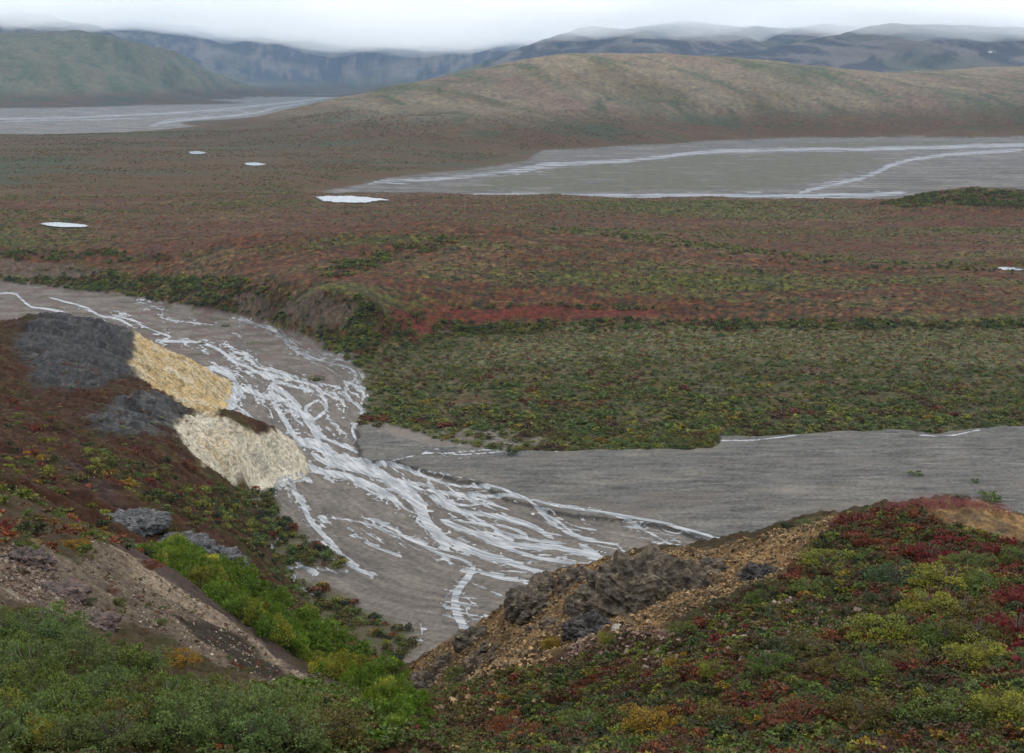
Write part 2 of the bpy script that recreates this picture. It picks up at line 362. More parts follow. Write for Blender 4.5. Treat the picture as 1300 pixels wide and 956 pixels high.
STEM = gp([(-60, 375), (120, 405), (230, 440), (320, 480), (385, 545), (450, 595), (530, 650), (640, 695), (760, 712), (900, 740), (1000, 760)])
def stem(X, Y):
    best = np.full(X.shape, 1e18); U = np.zeros(X.shape); V = np.zeros(X.shape); acc = 0.0
    for (x1, y1), (x2, y2) in zip(STEM[:-1], STEM[1:]):
        ex, ey = x2 - x1, y2 - y1; L = math.hypot(ex, ey)
        t = ((X - x1) * ex + (Y - y1) * ey) / L ** 2; tc_ = np.clip(t, 0, 1)
        d = (X - x1 - tc_ * ex) ** 2 + (Y - y1 - tc_ * ey) ** 2; sgn = np.sign((X - x1) * ey - (Y - y1) * ex)
        k = d < best; best = np.where(k, d, best); U = np.where(k, acc + tc_ * L, U); V = np.where(k, np.sqrt(d) * sgn, V); acc += L
    return U, V

def colours(X, Y, H):
    n = len(X)
    c = np.empty((n, 3), np.float32)
    zz = {}
    wn = fbm(X / 14, Y / 14, 4, 50)
    wl = fbm(X / 60, Y / 60, 4, 51)
    wscale = np.where(Y < 150, 0.4, 1.0)
    w1 = fbm(X / 3, Y / 3, 3, 52)
    for k, (P, soft) in Z.items():
        s = soft
        zz[k] = zone(P, X, Y, s, w1 if soft <= 1.3 else wn)
    # --- tundra, everywhere by default; streaks lie along the terraces
    n1 = fbm(X / 150, Y / 60, 4, 60); n2 = fbm(X / 40, Y / 16, 4, 61); n3 = fbm(X / 11, Y / 8, 4, 62); n4 = fbm(X / 3.2, Y / 3.2, 3, 63)
    n5 = fbm(X / 300, Y / 45, 4, 64); n6 = fbm(X / 25, Y / 12, 4, 65)
    c[:] = RUST
    c = mix(c, patch(n1 + .5 * n3, -.05, .4) * .8, TAN)
    c = mix(c, patch(n2 + .6 * n4, .1, .45) * .75, RUSTD)
    c = mix(c, patch(n6 + .5 * n1 + .7 * n4, .12, .42) * .85, OLIVE)
    c = mix(c, patch(n5 * 1.3 + .5 * n3 + .2 * n4, .16, .3) * .9, GREEN)
    c = mix(c, patch(n4 + .4 * n3, .25, .5) * .25 * (Y < 1600), CRIMSON)
    c = mix(c, patch(fbm(X / 45, Y / 9, 4, 67) + .3 * n4, .18, .4) * .7, TAN * .8)
    c = mix(c, patch(fbm(X / 70, Y / 7, 4, 68) + .3 * n4, .2, .4) * .7, RGB(64, 60, 26, 1.2))
    c = mix(c, zz['bankveg'] * sstep(-.5, .1, n4 + .3), RGB(66, 64, 26, 1.3))
    ms = fbm(X / 6.5, Y / 6, 3, 220); mt_ = fbm(X / 9, Y / 7, 3, 221)
    c = mix(c, patch(ms + .9 * n6 + .5 * n5, .10, .22) * .75, RGB(54, 56, 24, 1.15)); c = mix(c, patch(mt_ + 1.2 * n5 + .5 * n2, .16, .28) * .75, RGB(104, 100, 40, 1.15)); c = mix(c, patch(-ms + .9 * n2 - .5 * n5, .02, .2) * .75, RGB(98, 50, 29, 1.25)); c = mix(c, patch(-mt_ + .9 * n1, .2, .34) * .45, RGB(116, 98, 66, 1.2))
    c *= np.clip(1 + 1.7 * fbm(X / 3.0, Y / 4.5, 3, 222) + .8 * n3, .35, 2)[:, None]
    # beyond the second valley the ground is duller
    kf = sstep(1250, 1700, Y)
    f = np.empty_like(c); f[:] = RGB(96, 68, 38, 1.3)
    f = mix(f, patch(n5 + .5 * n2, 0.0, .4) * .8, OLIVE * .95); f = mix(f, patch(n1 + .4 * n3, .1, .5) * .6, TAN)
    f = mix(f, patch(fbm(X / 260, Y / 130, 4, 66) + .3 * n3, .1, .3) * .8, HILLG * .85)
    c = mix2(c, f, kf)
    # hills
    kh = sstep(25, 75, H) * sstep(2000, 2600, Y)
    h = np.empty_like(c); h[:] = HILLT
    g1 = fbm(X / 420 + Y / 900, Y / 700, 5, 70); g2 = fbm(X / 110 + Y / 300, Y / 420, 5, 71); g3 = ridged(X / 150 + fbm(X / 300, Y / 300, 3, 78) + Y / 500, Y / 700, 5, 72)
    g4 = fbm(X / 35, Y / 60, 4, 76)
    h = mix(h, patch(g1, -.15, .35), HILLP)
    h = mix(h, patch(g2 + .5 * g1 + .25 * g4, .0, .35) * .6, HILLG * 1.15)
    h = mix(h, patch(g3 + .4 * g2 + .2 * g4, .62, .85) * .7, HILLG)
    h = mix(h, patch(g2 - g1 + .3 * g4, .2, .6) * .5, TAN * .8)
    h = mix(h, patch(ridged(X / 210 + Y / 420 + .6 * g1, Y / 900 - X / 2400, 3, 223) + .1 * g4, .80, .9) * .85, HILLG * .8)
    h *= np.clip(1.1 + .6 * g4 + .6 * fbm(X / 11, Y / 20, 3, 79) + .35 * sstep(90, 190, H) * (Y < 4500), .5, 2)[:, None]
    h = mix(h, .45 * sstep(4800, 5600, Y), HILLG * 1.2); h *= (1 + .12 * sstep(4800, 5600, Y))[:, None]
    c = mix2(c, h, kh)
    # far mountains
    ym = np.where(X / Y > -.02, 5300, 8900)
    km = sstep(ym, ym + 700, Y + 300 * wl) * sstep(30, 110, H)
    m = np.empty_like(c); m[:] = MTN
    g5 = ridged(X / 330 + fbm(X / 600, Y / 600, 2, 77), Y / 1200, 4, 73); g6 = fbm(X / 700, Y / 900, 4, 74)
    m = mix(m, patch(g5 + .4 * g6, .40, .7) * .8, MTNL)
    m = mix(m, patch(fbm(X / 60 + H / 300, Y / 400, 4, 75), .12, .4) * .5, MTNL)
    m = mix(m, patch(g6, 0, .4) * .5, HILLG * .9)
    c = mix2(c, m, km)
    c = mix(c, zz['triangle'] * .8, MTNL * 1.1)
    for k in ('snow',): c = mix(c, zz[k] * (g5 > .2), RGB(235, 235, 240, 2))
    # --- floors
    floor = 1 - sstep(.9, 2.6, H + .6 * wn + .2 * w1)
    gz = zone(GRAVEL, X, Y, 1.0, 3.0 * fbm(X / 17, Y / 17, 3, 40))
    floor = np.maximum(floor, gz * (H < 4))
    fc = np.empty_like(c); fc[:] = MUD
    fc = mix(fc, patch(fbm(X / 30, Y / 30, 5, 80), -.1, .4) * .6, MUD2)
    # flow lines follow the main stem
    U, V_ = stem(X, Y)
    fl1 = ridged(U / 26 + wn, (V_ + 5 * wl + 2.0 * wn) / 3.2, 4, 81); fl2 = ridged(U / 11, (V_ + 2.5 * wn) / 1.5, 3, 89)
    fc = mix(fc, patch(fl1, .62, .9) * .55, MUD2 * .75); fc = mix(fc, patch(fl2, .66, .95) * .4, MUD2 * .7); fc = mix(fc, patch(-fl1, -.25, .2) * .35, RGB(160, 148, 140, 1.1))
    fc = mix(fc, patch(fbm(U / 9, V_ / 4, 4, 180), .22, .5) * .45, MUD2 * .6); fc *= np.clip(1 + .5 * fbm(U / 14, V_ / 2, 3, 227) + .35 * fbm(X / 2, Y / 2.5, 3, 228), .6, 1.5)[:, None]
    e = sstep(520, 700, Y)
    fc = mix(fc, e * patch(fbm(X / 16, Y / 10, 4, 82), -.05, .2) * .75, RGB(112, 84, 80, 1.1))
    fc = mix(fc, e * patch(fbm(X / 12, Y / 10, 4, 83), .18, .32) * .75, OLIVE)
    # grey fan with dry braid scars
    gg = np.empty_like(c); gg[:] = GREY
    sx = X + 18 * fbm(X / 60, Y / 60, 3, 84); sy = Y + 10 * fbm(X / 50, Y / 40, 3, 85)
    r1 = ridged(sx / 70, sy / 7, 3, 86); r2 = ridged(sx / 40 + sy / 30, sy / 5, 3, 87)
    gg = mix(gg, patch(r1, .76, .90) * .9, GREYD * .7); gg = mix(gg, patch(r2, .78, .92) * .6, GREYD * .8); gg = mix(gg, patch(fbm(X / 70, Y / 30, 4, 188), .05, .35) * .5, RGB(140, 132, 120, 1.15)); gg = mix(gg, patch(ridged(sx / 110 + sy / 60, sy / 14, 4, 189), .74, .9) * .6, RGB(146, 138, 126, 1.15)); gg = mix(gg, patch(ridged(sx / 30 + sy / 12, sy / 3.2, 3, 224), .80, .93) * .7, GREYD * .75); gg *= np.clip(1 + .9 * fbm(X / 16, Y / 3.0, 4, 187) + .5 * fbm(X / 1.5, Y / 2, 2, 186), .5, 1.6)[:, None]; gg = mix(gg, patch(fbm(X / 40, Y / 25, 3, 225) - sstep(380, 500, Y) * .4, -.05, .3) * .45, RGB(124, 110, 98, 1.1))
    gg = mix(gg, patch(fbm(X / 26, Y / 9, 4, 88), .05, .4) * .45, MUD)
    fc = mix2(fc, gg, gz); fc = mix(fc, np.clip(4 * gz * (1 - gz), 0, 1) * .9, GREYD * .6)
    # far floors
    ff = np.empty_like(c); ff[:] = RGB(122, 116, 110, 1.0); ff = mix(ff, patch(ridged(X / 120 + wn * .5, Y / 30, 4, 190), .45, .85) * .75, RGB(84, 82, 80, 1)); ff *= np.clip(1 + 1.3 * fbm(X / 90, Y / 26, 4, 230) + .8 * n3, .45, 1.7)[:, None]; ff = mix(ff, patch(fbm(X / 90, Y / 20, 4, 191), .1, .4) * .5, RGB(150, 142, 136, 1))
    ff = mix(ff, patch(fbm(X / 220, Y / 60, 4, 90), 0, .3) * .5, RGB(104, 98, 84, 1.05))
    isl = np.clip(zz['island'] + zz['island2'], 0, 1) * sstep(-.2, .05, fbm(X / 70, Y / 30, 4, 91) + .12)
    ff = mix(ff, isl, RGB(98, 94, 70, 1.15)); ff = mix(ff, isl * patch(fbm(X / 14, Y / 14, 3, 92), .1, .4) * .6, RGB(70, 70, 50, 1.1))
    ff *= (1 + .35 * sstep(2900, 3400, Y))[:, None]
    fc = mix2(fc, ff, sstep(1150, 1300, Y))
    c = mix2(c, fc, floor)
    # vegetated flat
    v = np.empty_like(c); v[:] = OLIVE
    v = mix(v, patch(n2 + .5 * n4, -.1, .3) * .7, RGB(96, 82, 52, 1.3)); v = mix(v, patch(n6 + .5 * n4, .1, .4) * .55, RUST * .9); v = mix(v, patch(n3 + .5 * n4, .05, .4) * .6, GREEN)
    v = mix(v, zz['lichen'] * .7 * sstep(-.2, .3, n3 + .8 * n4 + .5 * n2 + .15), LICHEN * .85); v = mix(v, patch(fbm(X / 50, Y / 7, 4, 192) + .3 * n4, .15, .4) * .6, RGB(88, 62, 40, 1.3))
    v = mix(v, patch(fbm(X / 30, Y / 12, 4, 194), .1, .35) * .7, RGB(112, 98, 70, 1.15)); v = mix(v, patch(ridged(X / 60, Y / 12, 4, 93), .72, .9) * .4, RGB(110, 100, 84, 1.1))
    vs = fbm(X / 4.2, Y / 4.2, 3, 226)
    v = mix(v, patch(vs, .05, .2) * .6, RGB(60, 60, 26, 1.2)); v = mix(v, patch(-vs + .6 * n6, .12, .3) * .6, RGB(104, 56, 34, 1.2)); v = mix(v, patch(-vs - .5 * n2, .1, .3) * .5, RGB(120, 112, 72, 1.15)); v *= np.clip(1 + 1.3 * n4, .4, 1.8)[:, None]
    c = mix2(c, v, zz['flat'])
    c = mix(c, zz['gravelpatch'] * sstep(-.25, .1, n3 + .1), MUD * 1.1)
    v2 = np.empty_like(c); v2[:] = RGB(92, 82, 46, 1.1); v2 = mix(v2, patch(n4 + n3, 0, .5) * .7, GREEN); v2 = mix(v2, patch(n3 - n4, .1, .5) * .6, MUD2)
    c = mix2(c, v2, zz['vegA'] * sstep(-.5, -.2, n3)); c = mix2(c, v2 * .95, zz['vegB'] * .9)
    # steep terrace banks: willow green and bare soil
    c = mix(c, zz['redband'] * (.55 + .45 * sstep(-.3, .2, n3)) * .9, CRIMSON * 1.1); c = mix(c, zz['redband'] * patch(n4, .1, .5) * .4, RUST)
    c = mix(c, zz['redbank'] * sstep(-.4, .2, n3) * .8, RGB(96, 38, 30, 1.2))
    bs = RGB(116, 98, 84, 1.1)
    for k in ('bank0', 'bank1', 'bank2'): c = mix(c, zz[k] * (.6 + .4 * patch(n4, -.3, .2)), bs)
    # --- left hillside, 110 to 620 m
    kl = sstep(105, 125, Y) * (1 - sstep(600, 640, Y)) * (X < 5) * sstep(1.5, 5, H)
    l = np.empty_like(c); l[:] = RGB(72, 46, 30, 1.25)
    l = mix(l, patch(n3 + .5 * n4, -.1, .3) * .75, RGB(84, 46, 30, 1.15)); l = mix(l, patch(n6 + .4 * n4, .0, .35) * .8, RGB(70, 66, 26, 1.2)); l = mix(l, patch(wn + n4, .2, .6) * .6, TAN * .8)
    c = mix2(c, l, kl)
    st = fbm(X / 14, (Y + .25 * X) / 1.6, 4, 95)
    y1 = np.empty_like(c); y1[:] = GOLD; y1 = mix(y1, patch(st, -.1, .3) * .75, CREAM); y1 = mix(y1, patch(fbm(X / 9, (Y + .25 * X) / 1.1, 4, 195), .1, .35) * .55, RGB(150, 124, 84, 1.1)); y1 = mix(y1, patch(fbm(X / 3, Y / 6, 4, 96), .15, .5) * .55, ROCKL)
    y2 = np.empty_like(c); y2[:] = CREAM; y2 = mix(y2, patch(st + wn, 0.05, .5) * .6, GOLD); y2 = mix(y2, patch(fbm(X / 10, (Y + .25 * X) / 2.5, 4, 97), .18, .5) * .3, ROCKL * 1.2)
    dk = np.empty_like(c); dk[:] = ROCK; dk = mix(dk, patch(fbm(X / 7, Y / 7, 5, 99), 0, .45) * .5, ROCKL * .8); dk = mix(dk, patch(n4, .15, .5) * .5, ROCK * .55)
    kk_ = sstep(-.55, -.1, wn + .5 * n3 + .35 * n4 + .25)
    dk = mix(dk, patch(ridged(X / 5, (Y + .3 * X) / 3, 4, 197), .55, .85) * .5, ROCKL)
    c = mix2(c, dk, zz['dark1'] * kk_)
    d2 = mix(dk, patch(n4 + wn * .5, 0, .4) * .6, ROCKL); c = mix2(c, d2, zz['dark2'] * kk_)
    e1 = zone(Z['yellow1'][0], X, Y, 7.0, wn) * sstep(-.1, .3, n4 + .2 * n3); e2 = zone(Z['yellow2'][0], X, Y, 6.0, wn) * sstep(-.15, .25, n4)
    e1 = e1 * zz['dark1']; e2 = e2 * np.clip(zz['dark2'] * 2, 0, 1)
    c = mix2(c, mix(y1 * .8, patch(n4, -.2, .3), ROCKL), e1 * .85); c = mix2(c, mix(y2 * .8, patch(n4, -.3, .3), ROCKL), e2 * .85)
    c = mix2(c, y1, zz['yellow1']); c = mix2(c, y2, zz['yellow2'])
    c = mix(c, zz['gully'] * .8, MAROON)
    # --- near slopes
    kn = 1 - sstep(105, 120, Y)
    a = np.empty_like(c); q1 = fbm(X / 5, Y / 5, 4, 100); q2 = fbm(X / 1.3, Y / 1.3, 4, 101); q3 = fbm(X / .45, Y / .45, 2, 102)
    a[:] = RGB(74, 60, 34, 1.2); a = mix(a, patch(q1 + .5 * q2, 0, .4) * .7, RGB(60, 62, 24, 1.2)); a = mix(a, patch(q2, .05, .4) * .5, SOILD); a = mix(a, patch(q2 - q1, .15, .5) * .6, RGB(92, 38, 24, 1.2))
    c = mix2(c, a, kn)
    s = np.empty_like(c); s[:] = SCREE; s = mix(s, patch(q1, 0, .4) * .5, MAROON); s = mix(s, patch(fbm((X + Y) / 1.2, (X - Y) / 9, 4, 198), .0, .35) * .55, MAROON * .9); s = mix(s, patch(q3, .1, .5) * .35, SOILD); s = mix(s, patch(q2, .2, .5) * .3, CREAM * .8)
    c = mix2(c, s * .9, zz['scree'] * .95)
    c = mix2(c, s * 1.7, zz['strip'] * .95)
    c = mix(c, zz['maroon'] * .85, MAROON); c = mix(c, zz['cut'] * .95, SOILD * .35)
    t = np.empty_like(c); t[:] = SOIL * 1.4; t = mix(t, patch(q1 + .4 * q2, -.05, .35) * .8, SOILD * 1.1); t = mix(t, patch(fbm(X / 2.6, Y / 2.6, 4, 196), .02, .3) * .7, RGB(82, 68, 52, 1.2)); t = mix(t, patch(fbm(X / .8, Y / .8, 4, 199), .1, .35) * .5, RGB(60, 50, 40, 1.1)); t = mix(t, patch(q3 + .4 * q2, .1, .5) * .5, RGB(190, 165, 125, 1.0)); t = mix(t, patch(q3 - q2, .15, .5) * .5, SOILD * .7)
    c = mix2(c, t, zz['soil']); c = mix2(c, t * 1.1, zz['soil2'])
    c = mix(c, zz['crimson'] * sstep(-.2, .2, q1 + .2) * .8, RGB(110, 34, 30, 1.3))
    rough = np.clip(floor, 0, 1)
    return np.clip(c * GAIN, .004, .9), rough

def mix2(a, b, t): return a + (b - a) * np.asarray(t, np.float32)[:, None]

# ------------------------------------------------------------------ channels, traced in image pixels
def catmull(P, step):
    P = np.asarray(P, float)
    if len(P) < 3:
        n = max(2, int(np.hypot(*(P[-1] - P[0])) / step)); t = np.linspace(0, 1, n)[:, None]
        return P[0] + (P[-1] - P[0]) * t
    Q = np.vstack([2 * P[0] - P[1], P, 2 * P[-1] - P[-2]]); out = []
    for i in range(1, len(Q) - 2):
        p0, p1, p2, p3 = Q[i - 1], Q[i], Q[i + 1], Q[i + 2]
        n = max(2, int(np.hypot(*(p2 - p1)) / step))
        for t in np.arange(n) / n:
            out.append(.5 * (2 * p1 + (p2 - p0) * t + (2 * p0 - 5 * p1 + 4 * p2 - p3) * t * t + (3 * p1 - p0 - 3 * p2 + p3) * t ** 3))
    out.append(Q[-2]); return np.array(out)

BR = [  # braided channels of the brown river
 ([(-40, 376), (14, 372), (25, 378), (39, 389), (60, 392), (83, 397)], 3.2), ([(60, 377), (94, 386), (113, 392), (125, 400), (151, 405), (170, 416)], 2.6),
 ([(-20, 419), (12, 411)], 3), ([(140, 399), (166, 406), (176, 410), (182, 416)], 2.6), ([(182, 414), (194, 419), (207, 424), (216, 428), (206, 431)], 2.4),
 ([(172, 383), (201, 391), (207, 397), (205, 402), (216, 406), (276, 413)], 1.5), ([(292, 420), (303, 426), (308, 432)], 1.5),
 ([(200, 431), (212, 433), (245, 434), (273, 441), (289, 452), (301, 460), (326, 472), (345, 482), (364, 488), (400, 497)], 4),
 ([(289, 446), (314, 452), (329, 466), (361, 475), (400, 485), (430, 492)], 2.6), ([(317, 472), (339, 474), (348, 488), (345, 496), (361, 507), (383, 522)], 3.6),
 ([(263, 466), (278, 470), (292, 477), (299, 489), (297, 505), (291, 520), (283, 532)], 8), ([(298, 491), (329, 500), (361, 508), (376, 519), (400, 532)], 5.5),
 ([(294, 512), (307, 520), (318, 530), (330, 545)], 4.5), ([(326, 508), (342, 520), (345, 530)], 2),
 ([(300, 405), (330, 413), (355, 425), (369, 441), (391, 453), (419, 461), (444, 467), (452, 480), (439, 491), (444, 507), (457, 516), (458, 532), (447, 544), (453, 560)], 3.6),
 ([(444, 485), (460, 494), (461, 503), (457, 516)], 3.6), ([(395, 432), (413, 438), (435, 450), (447, 463)], 1.8),
 ([(330, 470), (350, 477), (375, 483), (397, 489), (413, 500), (435, 510), (436, 525)], 3.6), ([(400, 491), (410, 503), (414, 519), (397, 535)], 4.5),
 ([(406, 507), (388, 518), (391, 532), (400, 547), (413, 557), (444, 569), (455, 576)], 4.5), ([(413, 525), (425, 541), (444, 554)], 2),
 ([(345, 488), (369, 505), (381, 522), (397, 545), (406, 562)], 7.5), ([(346, 510), (363, 536), (372, 551), (388, 568)], 7), ([(366, 512), (374, 530), (388, 543)], 2.5),
 ([(383, 560), (406, 566), (428, 582), (454, 588), (482, 601), (507, 620), (526, 638), (538, 657), (554, 679), (570, 698)], (14, 11)),
 ([(380, 583), (406, 598), (438, 604), (463, 613), (482, 622), (505, 636)], 9), ([(441, 607), (475, 626), (501, 635), (519, 648), (530, 652)], 3),
 ([(395, 575), (420, 590), (450, 596), (480, 606)], 7), ([(470, 590), (504, 592), (538, 604), (576, 616), (617, 619), (648, 629), (676, 642), (701, 664), (733, 682), (760, 688)], 4),
 ([(500, 588), (545, 579), (585, 581), (639, 577), (650, 572)], 1.6), ([(510, 612), (538, 622), (576, 629), (617, 635), (632, 642)], 2.4),
 ([(350, 615), (369, 611), (373, 622), (386, 644), (396, 664), (418, 686), (435, 706), (457, 724), (480, 730)], (8, 5)), ([(392, 606), (369, 613), (352, 619), (347, 632)], 5),
 ([(402, 657), (444, 660), (490, 673), (529, 688), (558, 703), (584, 709), (603, 721)], (2.6, 5)),
 ([(603, 718), (594, 733), (580, 752), (578, 772), (590, 800), (600, 815)], (9, 11)), ([(603, 720), (623, 730), (649, 735), (670, 738)], 2), ([(598, 740), (623, 750), (642, 758)], 2.2), ([(590, 767), (597, 784), (620, 786)], 2), ([(585, 752), (600, 765), (612, 772)], 1.8),
 ([(447, 673), (463, 689), (485, 698), (505, 706)], 2), ([(455, 668), (475, 683), (493, 693)], 1.6),
 ([(505, 608), (532, 634), (540, 655), (552, 674), (567, 699)], 9), ([(540, 664), (574, 688), (606, 703), (650, 716), (690, 728)], 6.5), ([(555, 677), (592, 693), (623, 704), (654, 714), (685, 730)], 5),
 ([(540, 622), (592, 628), (632, 631), (669, 638), (685, 649), (709, 662), (728, 677), (752, 686), (783, 692), (795, 702), (830, 712)], (4.5, 2.6)),
 ([(676, 638), (715, 648), (762, 654), (795, 660), (838, 667), (894, 683), (930, 692), (980, 694)], 3.6), ([(780, 660), (800, 664), (826, 677), (848, 689), (888, 705)], 2.6), ([(846, 686), (852, 700), (862, 712)], 1.6),
 ([(545, 629), (574, 646), (605, 652), (638, 657), (672, 666), (703, 684)], 6.5), ([(560, 660), (608, 680), (648, 691), (700, 694), (740, 702), (768, 714)], 7.5), ([(612, 684), (672, 705), (715, 713), (765, 719)], 5.5),
 ([(735, 690), (755, 703), (772, 716)], 7), ([(630, 724), (672, 726), (700, 724)], 2.4), ([(520, 612), (545, 618), (570, 640), (600, 655), (640, 676), (700, 690)], 4),
 ([(556, 640), (590, 642), (620, 640), (650, 648)], 2.5), ([(575, 660), (600, 664), (640, 668), (670, 680)], 3), ([(590, 672), (640, 680), (690, 688), (720, 690)], 2.5), ([(733, 655), (742, 664), (750, 672)], 1.2),
 ([(565, 633), (583, 640), (610, 641)], 1.6), ([(640, 660), (680, 672), (715, 680)], 1.8),
 ([(300, 668), (303, 655), (312, 645), (322, 635), (330, 632)], 3.2), ([(300, 666), (308, 680), (320, 690), (330, 702)], 2.2), ([(356, 668), (352, 690), (340, 702), (336, 706)], 2.6), ([(363, 722), (372, 730), (380, 744), (392, 752)], 2.4), ([(380, 722), (420, 724), (450, 726), (476, 730)], 1.4), ([(533, 790), (536, 802), (534, 812)], 2.4),
]
FAN = [([(905, 563), (935, 563), (960, 562), (1010, 556), (1040, 549)], 1.7), ([(1165, 556), (1195, 557), (1210, 556), (1245, 549)], 1.7), ([(700, 577), (730, 574), (748, 569)], 1.8), ([(570, 561), (600, 565), (612, 562)], 2.2), ([(487, 536), (500, 535), (512, 538)], 1.4)]
# lesser threads that leave a channel and join it again lower down
rr = random.Random(3)
EXTRA = []
mains = [b for b in BR if len(b[0]) >= 5]
for k in range(170):
    P, w_ = rr.choice(mains); C = catmull(P, 2.0)
    n = len(C)
    if n < 20: continue
    a = rr.randint(0, n - 14); L = rr.randint(12, min(48, n - a - 1)); seg = C[a:a + L]
    d = np.gradient(seg, axis=0); nn = np.stack([-d[:, 1], d[:, 0]], 1) / (np.hypot(d[:, 0], d[:, 1])[:, None] + 1e-6)
    A = rr.choice((-1, 1)) * rr.uniform(4, 13)
    seg = seg + nn * (A * np.sin(np.linspace(0.15, math.pi * rr.uniform(.6, 1), L)))[:, None] * [[1.0, .6]]
    if seg[:, 1].max() < 440: continue
    EXTRA.append((seg[::4], rr.uniform(.6, 1.5)))

FARW = [([(385, 239), (430, 237), (480, 232), (560, 227), (620, 221), (650, 217), (710, 209), (760, 206), (800, 204), (850, 198), (900, 193), (1000, 190), (1100, 189), (1180, 187), (1300, 184), (1500, 183)], (4, 6)),
        ([(600, 248), (660, 248), (760, 248), (900, 248.5), (1020, 249), (1090, 248), (1150, 245)], 5.5), ([(1010, 247), (1040, 238), (1070, 232), (1110, 220), (1140, 207), (1200, 197), (1300, 190)], 4.5), ([(660, 215), (700, 208), (712, 207)], 5)]
FARS = [([(420, 238), (470, 235), (520, 233)], .9), ([(640, 222), (690, 214), (715, 212)], 1), ([(640, 246.5), (700, 246), (780, 247)], 1), ([(900, 246), (960, 250), (1010, 250)], 1.1), ([(1030, 241), (1060, 236), (1085, 230), (1110, 222), (1120, 215)], 2), ([(1040, 233), (1070, 229), (1100, 225)], 1.5), ([(700, 254), (800, 251), (860, 251)], .9), ([(900, 192), (1000, 188.5), (1100, 188)], .9), ([(1240, 187), (1300, 187)], 1.2), ([(840, 199), (870, 197), (900, 194)], 1)]
FARL = [([(-60, 152), (0, 151), (60, 150), (100, 149), (160, 146), (230, 143), (300, 137), (340, 133), (400, 126), (440, 120)], (3, 2.5)), ([(190, 160), (215, 155), (260, 150), (320, 144), (350, 137), (390, 130)], (4, 2)), ([(0, 155), (50, 153), (110, 152), (180, 150)], 1.6)]
FARLS = [([(200, 156), (216, 152), (246, 150), (270, 147)], 2), ([(205, 160), (240, 158)], 1.4), ([(230, 145), (280, 141), (312, 138)], 1), ([(300, 140), (318, 144), (310, 149)], 1.2), ([(340, 136), (365, 134), (390, 131)], .8), ([(80, 151), (120, 149), (150, 148)], .8), ([(10, 150), (30, 151)], .8)]

def image_px(X, Y, H):  # projects world points through the camera to image pixel coordinates
    depth = Y * CT + (CAMH - H) * ST
    return 650 + F * X / depth, 478 - F * ((H - CAMH) * CT + Y * ST) / depth

def channel_field(X, Y, H, isfl):
    """how many image pixels inside a channel each point of the floor lies (negative: dry ground)"""
    out = np.full(X.shape, -16.0, np.float32)
    U_, V_ = image_px(X, Y, np.zeros_like(X))  # floor points in image pixels, where the channels are laid out
    def run(sets, sel, sq, grow, lift=0.0):
        idx = np.where(sel)[0]
        if not len(idx): return
        u, v = U_[idx], V_[idx]; best = out[idx]
        for j, (P, w_) in enumerate(sets):
            w0, w1 = (w_, w_) if np.isscalar(w_) else w_
            C = catmull(P, 5.0); n = len(C)
            bb = (u > C[:, 0].min() - 18) & (u < C[:, 0].max() + 18) & (v > C[:, 1].min() - 17) & (v < C[:, 1].max() + 17)
            if not bb.any(): continue
            uu, vv = u[bb], v[bb]; b = best[bb]
            for i in range(n - 1):
                (x1, y1), (x2, y2) = C[i], C[i + 1]
                q = (uu > min(x1, x2) - 17) & (uu < max(x1, x2) + 17) & (vv > min(y1, y2) - 17) & (vv < max(y1, y2) + 17)
                if not q.any(): continue
                ex, ey = x2 - x1, y2 - y1; t = np.clip(((uu[q] - x1) * ex + (vv[q] - y1) * ey) / (ex * ex + ey * ey + 1e-9), 0, 1)
                d = np.hypot(uu[q] - x1 - t * ex, (vv[q] - y1 - t * ey) * sq)
                f = (i + t) / max(n - 1, 1); hw = (w0 + (w1 - w0) * f) * .5 * grow * np.clip(np.minimum(f, 1 - f) * (n - 1) / 2.0 + .35, .35, 1)
                b[q] = np.maximum(b[q], hw - d)
            best[bb] = b
        out[idx] = best
    run(BR + FAN, isfl & (Y < 1150), 1.0, .95)
    run(EXTRA, isfl & (Y < 1150), 1.0, .95)
    run(FARW, isfl & (Y > 1150) & (Y < 3300), 1.15, 1.15); run(FARL, isfl & (Y > 3000), 1.2, 1.1)
    run(FARS, isfl & (Y > 1150) & (Y < 3300), 1.2, 1.0); run(FARLS, isfl & (Y > 3000), 1.2, 1.0)
    return out

# ------------------------------------------------------------------ materials
def new_mat(name):
    m = bpy.data.materials.new(name); m.use_nodes = True
    nt = m.node_tree
    b = nt.nodes['Principled BSDF']
    return m, nt, b

def N_(nt, typ, **kw):
    n = nt.nodes.new(typ)
    for k, v in kw.items():
        if k.startswith('i_'): n.inputs[k[2:].replace('_', ' ')].default_value = v
        else: setattr(n, k, v)
    return n

def math_(nt, op, a, b=None, clamp=False):
    n = nt.nodes.new('ShaderNodeMath'); n.operation = op; n.use_clamp = clamp
    for i, v in enumerate((a, b)):
        if v is None: continue
        if isinstance(v, (int, float)): n.inputs[i].default_value = v
        else: nt.links.new(v, n.inputs[i])
    return n.outputs[0]

def ramp_(nt, v, stops):
    n = nt.nodes.new('ShaderNodeValToRGB')
    e = n.color_ramp.elements
    while len(e) < len(stops): e.new(.5)
    for i, (p, c) in enumerate(stops):
        e[i].position = p; e[i].color = (c[0], c[1], c[2], 1) if not isinstance(c, (int, float)) else (c, c, c, 1)
    nt.links.new(v, n.inputs[0]); return n.outputs[0]

def noise_(nt, vec, scale, detail=4, rough=.6):
    n = nt.nodes.new('ShaderNodeTexNoise'); n.inputs['Scale'].default_value = scale
    n.inputs['Detail'].default_value = detail; n.inputs['Roughness'].default_value = rough
    nt.links.new(vec, n.inputs['Vector']); return n

